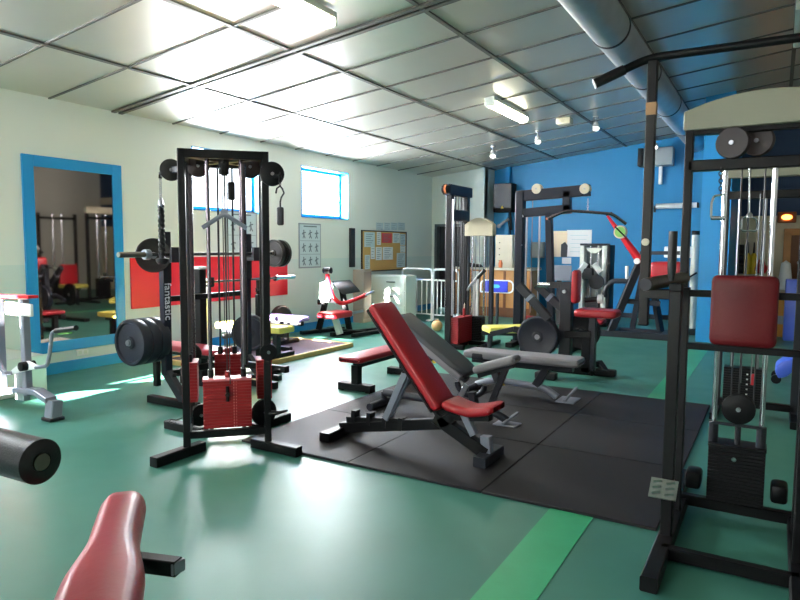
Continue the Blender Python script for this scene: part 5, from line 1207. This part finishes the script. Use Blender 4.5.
for s in (-0.02, 0.06): MB().tube([(xm + s, DY - 0.09, 0.3), (xm + s, DY - 0.09, q(716, 196).z)], 0.006, 6).build('cable', CABLEG, r)

# ------------------------------------------------------------------ far bay beyond the pillar
q = lambda px, py, y=13.2: P(px, py, y=y)
a, b = q(768, 292, 12.6), q(797, 345, 12.6)
r = thing('wooden_box_counter', 'yellow-orange wooden counter with grey band in the far bay', 'counter', (1.2, 12.9, 0))
MB().box(((a.x + 1.9) / 2, 12.9, a.z / 2), (1.9 - a.x, 0.6, a.z), None, 0.006, 1).build('body', mat('yellow_wood', (206, 142, 44), 0.5, 0, 0.15), r)
MB().box(((a.x + 1.9) / 2, 12.595, q(780, 320, 12.6).z), (1.9 - a.x, 0.02, 0.14)).build('grey_band', GREYBOX, r)
MB().box(((a.x + 1.9) / 2, 12.9, a.z + 0.02), (1.95 - a.x, 0.66, 0.04), None, 0.006, 1).build('worktop', CREAM, r)
ct = a.z + 0.04
a, b = q(788, 232, 13.6), q(792, 290, 13.6)
r = thing('door_2', 'x', 'door', (a.x + 0.5, 13.65, 0)); r['kind'] = 'structure'; del r['category']; del r['label']
MB().box((a.x, 13.66, a.z / 2), (0.12, 0.08, a.z), None, 0.008, 1).box((a.x + 0.95, 13.66, a.z / 2), (0.12, 0.08, a.z), None, 0.008, 1).box((a.x + 0.475, 13.66, a.z), (1.07, 0.08, 0.12), None, 0.008, 1).build('frame', WOOD, r)
MB().box((a.x + 0.475, 13.68, a.z / 2), (0.83, 0.04, a.z - 0.1)).build('door_leaf', WOODD, r)
p = q(785, 280, 12.8)
solid(MB().lathe((p.x, 12.8, ct), Z, [(0, 0.001), (0, 0.09), (0.2, 0.1), (0.45, 0.07), (0.5, 0.001)], 16), 'white_container', WHITE, 'white container standing on the yellow-orange counter', 'container', (p.x, 12.8, ct))
p = q(792, 272, 12.8)
r = thing('black_coffee_machine', 'black appliance standing on the yellow-orange counter, right of the container', 'appliance', (p.x + 0.05, 12.9, ct))
p.x += 0.12
MB().box((p.x + 0.1, 12.9, ct + 0.22), (0.28, 0.3, 0.44), None, 0.02).build('body', BLACKD, r); MB().box((p.x + 0.1, 12.9, ct + 0.46), (0.3, 0.3, 0.05), None, 0.015).build('lid', WHITE, r)
p = q(792, 305, 12.4)
solid(MB().box((p.x + 0.1, 12.3, 0.5), (0.42, 0.36, 1.0), None, 0.02), 'blue_bin', BLUES, 'blue bin in front of the yellow-orange counter', 'bin', (p.x + 0.1, 12.3, 0))
# shelf with weights
r = thing('dumbbell_shelf', 'pale bench shelf along the bay wall below the dark dumbbells', 'shelf', (-0.2, 13.4, 0))
xs0, xs1 = q(727, 272).x, q(766, 272).x; zs = q(745, 274, 13.3).z
MB().box(((xs0 + xs1) / 2, 13.4, zs - 0.03), (xs1 - xs0 + 0.2, 0.4, 0.06), None, 0.005, 1).build('board', CREAM, r)
m = MB()
for xx in (xs0, xs1): m.box((xx, 13.4, (zs - 0.06) / 2), (0.06, 0.36, zs - 0.06))
m.build('leg', OFFW, r)
for k in range(3):
    for s in range(2):
        p = q(724 + 12 * s, 272, 13.3); zz = zs + 0.09 + 0.18 * k
        m = MB(); m.lathe((p.x - 0.11, 13.38, zz), X, [(0, 0.01), (0, 0.09), (0.08, 0.09), (0.08, 0.02), (0.14, 0.02), (0.14, 0.09), (0.22, 0.09), (0.22, 0.01)], 14)
        solid(m, 'dumbbell', IRON, 'dark dumbbell on the bay shelf, %s layer, %s of two' % (['bottom', 'middle', 'top'][k], ['left', 'right'][s]), 'dumbbell', (p.x, 13.38, zz - 0.09), 'dumbbells on the bay shelf')
for k, px_ in enumerate((747, 753)):
    p = q(px_, 268, 13.3)
    r = thing('yellow_bottle', 'yellow bottle with black spout on the bay shelf, %s of two' % ['left', 'right'][k], 'bottle', (p.x, 13.35, zs), 'yellow bottles')
    MB().lathe((p.x, 13.35, zs), Z, [(0, 0.001), (0, 0.06), (0.32, 0.06), (0.38, 0.03), (0.38, 0.001)], 14).build('body', YELLOW, r)
    MB().lathe((p.x, 13.35, zs + 0.38), Z, [(0, 0.02), (0.2, 0.012), (0.2, 0.001)], 10).build('spout', BLACKD, r)
p = q(761, 270, 13.2)
solid(MB().sphere((p.x, 13.3, zs + 0.1), 0.1).tube([(p.x - 0.05, 13.3, zs + 0.17), (p.x - 0.03, 13.3, zs + 0.26), (p.x + 0.03, 13.3, zs + 0.26), (p.x + 0.05, 13.3, zs + 0.17)], 0.015), 'kettlebell', REDP, 'red kettlebell on the bay shelf beside the yellow bottles', 'kettlebell', (p.x, 13.3, zs))
p = q(787, 217, 13.5)
r = thing('orange_wall_lamp', 'glowing orange lamp on the navy upper wall of the bay', 'lamp', (p.x, 13.66, p.z))
MB().box((p.x, 13.66, p.z), (0.3, 0.08, 0.2), None, 0.02).build('housing', WOODD, r); MB().sphere((p.x, 13.6, p.z), 0.06, (1.4, 0.6, 0.8)).build('bulb', LAMPOR, r)
p = P(777, 384, z=0)
r = thing('blue_trolley', 'low blue wheeled trolley on the floor at the right edge', 'trolley', (p.x + 0.35, p.y, 0))
q = lambda px, py, y=p.y: P(px, py, y=y)
MB().prism([q(775, 372), q(776, 366), q(783, 361), q(800, 357), q(815, 356), q(815, 366), q(795, 370), q(787, 377), q(778, 379)], (0, 0.35, 0), 0.02).build('body', BLUES, r)
for dy in (0.03, 0.32):
    MB().lathe((q(776, 380).x, p.y + dy - 0.02, 0.05), Y, [(0, 0.01), (0, 0.05), (0.04, 0.05), (0.04, 0.01)], 18).build('caster', BLACKD, r)
    MB().bar((q(776, 380).x, p.y + dy, 0.06), (q(778, 378).x, p.y + dy, q(778, 376).z), 0.03, 0.05).build('caster_fork', STEEL, r)
MB().lathe((q(812, 380).x, p.y + 0.17, 0.05), Y, [(0, 0.01), (0, 0.05), (0.04, 0.05), (0.04, 0.01)], 18).bar((q(812, 380).x, p.y + 0.19, 0.06), (q(812, 380).x, p.y + 0.19, q(812, 366).z), 0.04, 0.05).build('caster', BLACKD, r)

# ------------------------------------------------------------------ arm crank machine at the left edge
KY = 3.12
q = lambda px, py, y=KY + 0.15: P(px, py, y=y)
f = P(53, 420, z=0)
r = thing('arm_crank_machine', 'grey arm crank machine with red top bar, cut off by the left edge', 'crank machine', (-5.75, KY, 0))
MB().bar((f.x, f.y, 0.02), (f.x - 0.0, f.y + 0.02, q(51, 398, f.y).z - 0.02), 0.11, 0.1, up=Y).build('foot', GREYM, r)
MB().box((f.x, f.y, 0.015), (0.14, 0.13, 0.03), None, 0.008).build('rubber_foot', RUBBER, r)
zt = q(48, 397, f.y).z
pts = [V((f.x - 0.02, f.y, zt - 0.02)), V((f.x - 0.2, f.y + 0.0, zt + 0.03)), V((f.x - 0.45, f.y, zt + 0.02)), V((f.x - 1.1, f.y, zt - 0.1)), V((f.x - 1.25, f.y, 0.04))]
m = MB()
for a, b in zip(pts, pts[1:]): m.bar(a, b, 0.1, 0.05)
m.build('base_bar', GREYM, r)
ku = q(28, 340, f.y + 0.02)
for px_ in (28, 3):
    c = P(px_, 396, y=f.y); t = P(px_, 300, y=f.y)
    MB().bar((c.x, f.y + 0.0, zt - 0.02), (c.x, f.y, t.z), 0.065, 0.06, up=Y).build('upright', GREYM, r)
t0, t1 = P(-8, 298, y=f.y), P(32, 298, y=f.y)
MB().bar((t0.x, f.y, t0.z + 0.02), (t1.x + 0.02, f.y, t1.z + 0.01), 0.09, 0.025).build('red_top_bar', REDP, r)
a, b = P(4, 302, y=f.y - 0.04), P(30, 317, y=f.y - 0.04)
MB().box(((a.x + b.x) / 2, f.y - 0.02, (a.z + b.z) / 2), (b.x - a.x, 0.03, a.z - b.z), None, 0.008).build('white_panel', WHITE, r)
hc = P(26, 366, y=f.y - 0.07)
MB().prism([P(9, 372, y=f.y - 0.07), P(16, 366, y=f.y - 0.07), P(26, 361, y=f.y - 0.07), P(38, 367, y=f.y - 0.07), P(38, 369, y=f.y - 0.07), P(26, 371, y=f.y - 0.07), P(12, 374, y=f.y - 0.07)], (0, 0.03, 0), 0.005, 1).build('crank_plate', WHITE, r)
MB().lathe(hc + Y * 0.07, -Y, [(0, 0.001), (0, 0.04), (0.12, 0.04), (0.125, 0.032), (0.125, 0.001)], 20).build('crank_hub', BLACKD, r)
MB().tube([P(36, 367.5, y=f.y - 0.07), P(47, 366, y=f.y - 0.08), P(49, 358, y=f.y - 0.08), P(52, 333, y=f.y - 0.08), P(55, 331, y=f.y - 0.09), P(62, 329, y=f.y - 0.1)], 0.016, 10, bend=0.05).tube([P(12, 373, y=f.y - 0.07), P(6, 373, y=f.y - 0.07), P(2, 367, y=f.y - 0.07), P(-4, 355, y=f.y - 0.07)], 0.016, 10, bend=0.05).build('crank_arm', GREYM, r)
MB().tube([P(56, 331, y=f.y - 0.09), P(76, 328, y=f.y - 0.12)], 0.022, 12).build('hand_grip', FOAM, r)
MB().prism([P(57, 333, y=f.y - 0.09), P(69, 332.5, y=f.y - 0.12), P(68, 334, y=f.y - 0.12), P(58, 334.5, y=f.y - 0.09)], (0, 0.03, 0)).build('green_strap', GREENP, r)
c = P(20, 385, y=f.y); MB().box((c.x, f.y + 0.02, c.z), (0.14, 0.06, 0.28), None, 0.01).build('resistance_unit', GREYBOX, r)

# ------------------------------------------------------------------ leg machine in the near corner: roller and red saddle
zS = 0.62
A, N_ = P(125, 491, z=zS), P(95, 600, z=zS)
dr_ = (A - N_).normalized(); ex = N_ - dr_ * 0.22
r = thing('leg_curl_machine', 'leg machine with worn red saddle seat and black foam roller, near corner', 'leg machine', (ex.x, ex.y, 0))
L = (A - ex).length; side = Z.cross(dr_)
def sad(u): 
    t = min(1, max(0, (u - 0.34) / 0.3)); t = t * t * (3 - 2 * t); return (1.0 - 0.3 * t, 0.0)
MB().pad((A + ex) / 2 - Z * 0.09, dr_, side, Z, L, 0.215, 0.1, 0.045, shape=sad, n=18).build('saddle_seat', REDROSE, r)
mid = N_.lerp(A, 0.4)
MB().bar(mid - Z * 0.11 - dr_ * 0.3, mid - Z * 0.11 + dr_ * 0.12, 0.07, 0.06).bar(mid - Z * 0.12, (mid.x, mid.y, 0.05), 0.08, 0.08).build('seat_post', BLACKD, r)
a, b = P(132, 561, z=0.5), P(178, 567, z=0.5)
e_ = P(128, 606, z=0.3)
MB().bar(a - Z * 0.01, e_, 0.05, 0.05).build('post', BLACKD, r)
MB().bar(mid - Z * 0.12, a, 0.05, 0.05).bar(a - (b - a).normalized() * 0.05, b, 0.045, 0.05).build('bar', BLACKD, r)
MB().box(b, (0.012, 0.05, 0.04), None, 0.004).build('end_bolt', GREYM, r)
MB().lathe(a + Z * 0.02, Z, [(0, 0.012), (0.03, 0.012), (0.03, 0.001)], 10).build('adjust_pin', BLACK, r)
e0, e1 = P(42, 462, d=1.8), P(-95, 426, d=2.1)
ra = (e1 - e0).normalized()
MB().lathe(e0, ra, [(0.006, 0.001), (0.006, 0.026), (0.0, 0.028), (0.0, 0.056), (0.006, 0.064), ((e1 - e0).length - 0.006, 0.064), ((e1 - e0).length, 0.054), ((e1 - e0).length, 0.001)], 36).build('foam_roller', FOAM, r)
MB().lathe(e0 - ra * 0.002, ra, [(0, 0.014), (0, 0.024), (0.03, 0.024), (0.03, 0.014)], 18).build('roller_core', BRONZE, r)
MB().tube([e1 - ra * 0.04, e1 + ra * 0.06, (e1.x - 0.1, e1.y - 0.02, 0.5), (e1.x - 0.08, e1.y - 0.1, 0.05)], 0.025, 12).build('roller_arm', BLACKD, r)
g = V((e1.x - 0.08, e1.y - 0.1, 0.03))
MB().bar(g, (mid.x, mid.y, 0.03), 0.07, 0.06).bar((mid.x, mid.y, 0.03) , (ex.x + 0.2, ex.y - 0.1, 0.03), 0.07, 0.06).bar(g - V((0.2, 0.1, 0)), g + V((0.2, 0.1, 0)), 0.07, 0.06).build('floor_frame', BLACK, r)

# ------------------------------------------------------------------ machines the mirror shows from the right-hand side of the room
def mirror_machine(x, y, label, h=2.1, w=0.8, arch=True, group=None):
    r = thing('cable_station', label, 'cable machine', (x, y, 0), group)
    for s in (-1, 1):
        MB().bar((x, y + s * w / 2, 0), (x, y + s * w / 2, h), 0.07, 0.07, up=X).build('upright', BLACK, r)
        MB().bar((x - 0.4, y + s * w / 2, 0.03), (x + 0.4, y + s * w / 2, 0.03), 0.07, 0.06).build('foot', BLACK, r)
        MB().tube([(x, y + s * 0.12, 0.1), (x, y + s * 0.12, h)], 0.02).build('guide_rod', CHROME, r)
    if arch: MB().box((x, y, h + 0.08), (0.12, w + 0.1, 0.18), None, 0.03).build('arched_top', CREAM, r)
    MB().bar((x, y - w / 2, h - 0.12), (x, y + w / 2, h - 0.12), 0.06, 0.06).build('cross_beam', BLACK, r)
    MB().bar((x, y - w / 2, 0.1), (x, y + w / 2, 0.1), 0.06, 0.06).build('cross_beam', BLACK, r)
    stack_mesh((x, y, 0), Y, 0.35, 0.14, 0.14, 0.62, 14).build('weight_stack', BLACKD, r)
    return r
mirror_machine(0.95, 10.55, 'cable machine with cream top reflected at the right of the wall mirror', 2.3)
r = mirror_machine(2.0, 10.0, 'tall dark rack reflected at the left of the wall mirror', 2.3, 1.0, False)
r = thing('weight_bench', 'bench with red back and yellow seat reflected low in the wall mirror', 'bench', (0.9, 9.6, 0))
MB().pad((0.75, 9.6, 0.42), X, Y, Z, 0.5, 0.5, 0.09, 0.03).build('seat', YELV, r)
MB().pad((1.0, 9.6, 0.75), Z, Y, -X, 0.5, 0.45, 0.09, 0.03).build('back_pad', RED, r)
MB().bar((1.06, 9.6, 0.03), (1.06, 9.6, 1.0), 0.07, 0.07).bar((0.5, 9.6, 0.4), (1.06, 9.6, 0.4), 0.06, 0.06).bar((0.6, 9.6, 0), (0.6, 9.6, 0.4), 0.06, 0.06).bar((1.06, 9.3, 0.03), (1.06, 9.9, 0.03), 0.07, 0.06).build('frame', BLACK, r)
r = thing('press_machine', 'dark press machine with red pad reflected in the middle of the wall mirror', 'press machine', (2.0, 9.0, 0))
MB().bar((2.0, 9.0, 0.03), (2.1, 9.0, 1.7), 0.09, 0.09).bar((1.5, 9.0, 0.03), (2.4, 9.0, 0.03), 0.1, 0.06).bar((2.0, 8.6, 0.03), (2.0, 9.4, 0.03), 0.1, 0.06).bar((2.1, 8.6, 1.2), (2.1, 9.4, 1.2), 0.06, 0.06).bar((2.1, 8.6, 1.2), (1.7, 8.6, 1.3), 0.05, 0.05).bar((2.1, 9.4, 1.2), (1.7, 9.4, 1.3), 0.05, 0.05).build('frame', BLACK, r)
MB().pad((2.0, 9.0, 0.95), Z, Y, -X, 0.7, 0.35, 0.09, 0.03).build('back_pad', RED, r)
MB().pad((1.75, 9.0, 0.45), X, Y, Z, 0.45, 0.35, 0.09, 0.03).bar((1.75, 9.0, 0.03), (1.75, 9.0, 0.46), 0.07, 0.07).build('seat', RED, r)
for o in ALL:
    if '_o' in o: del o['_o']
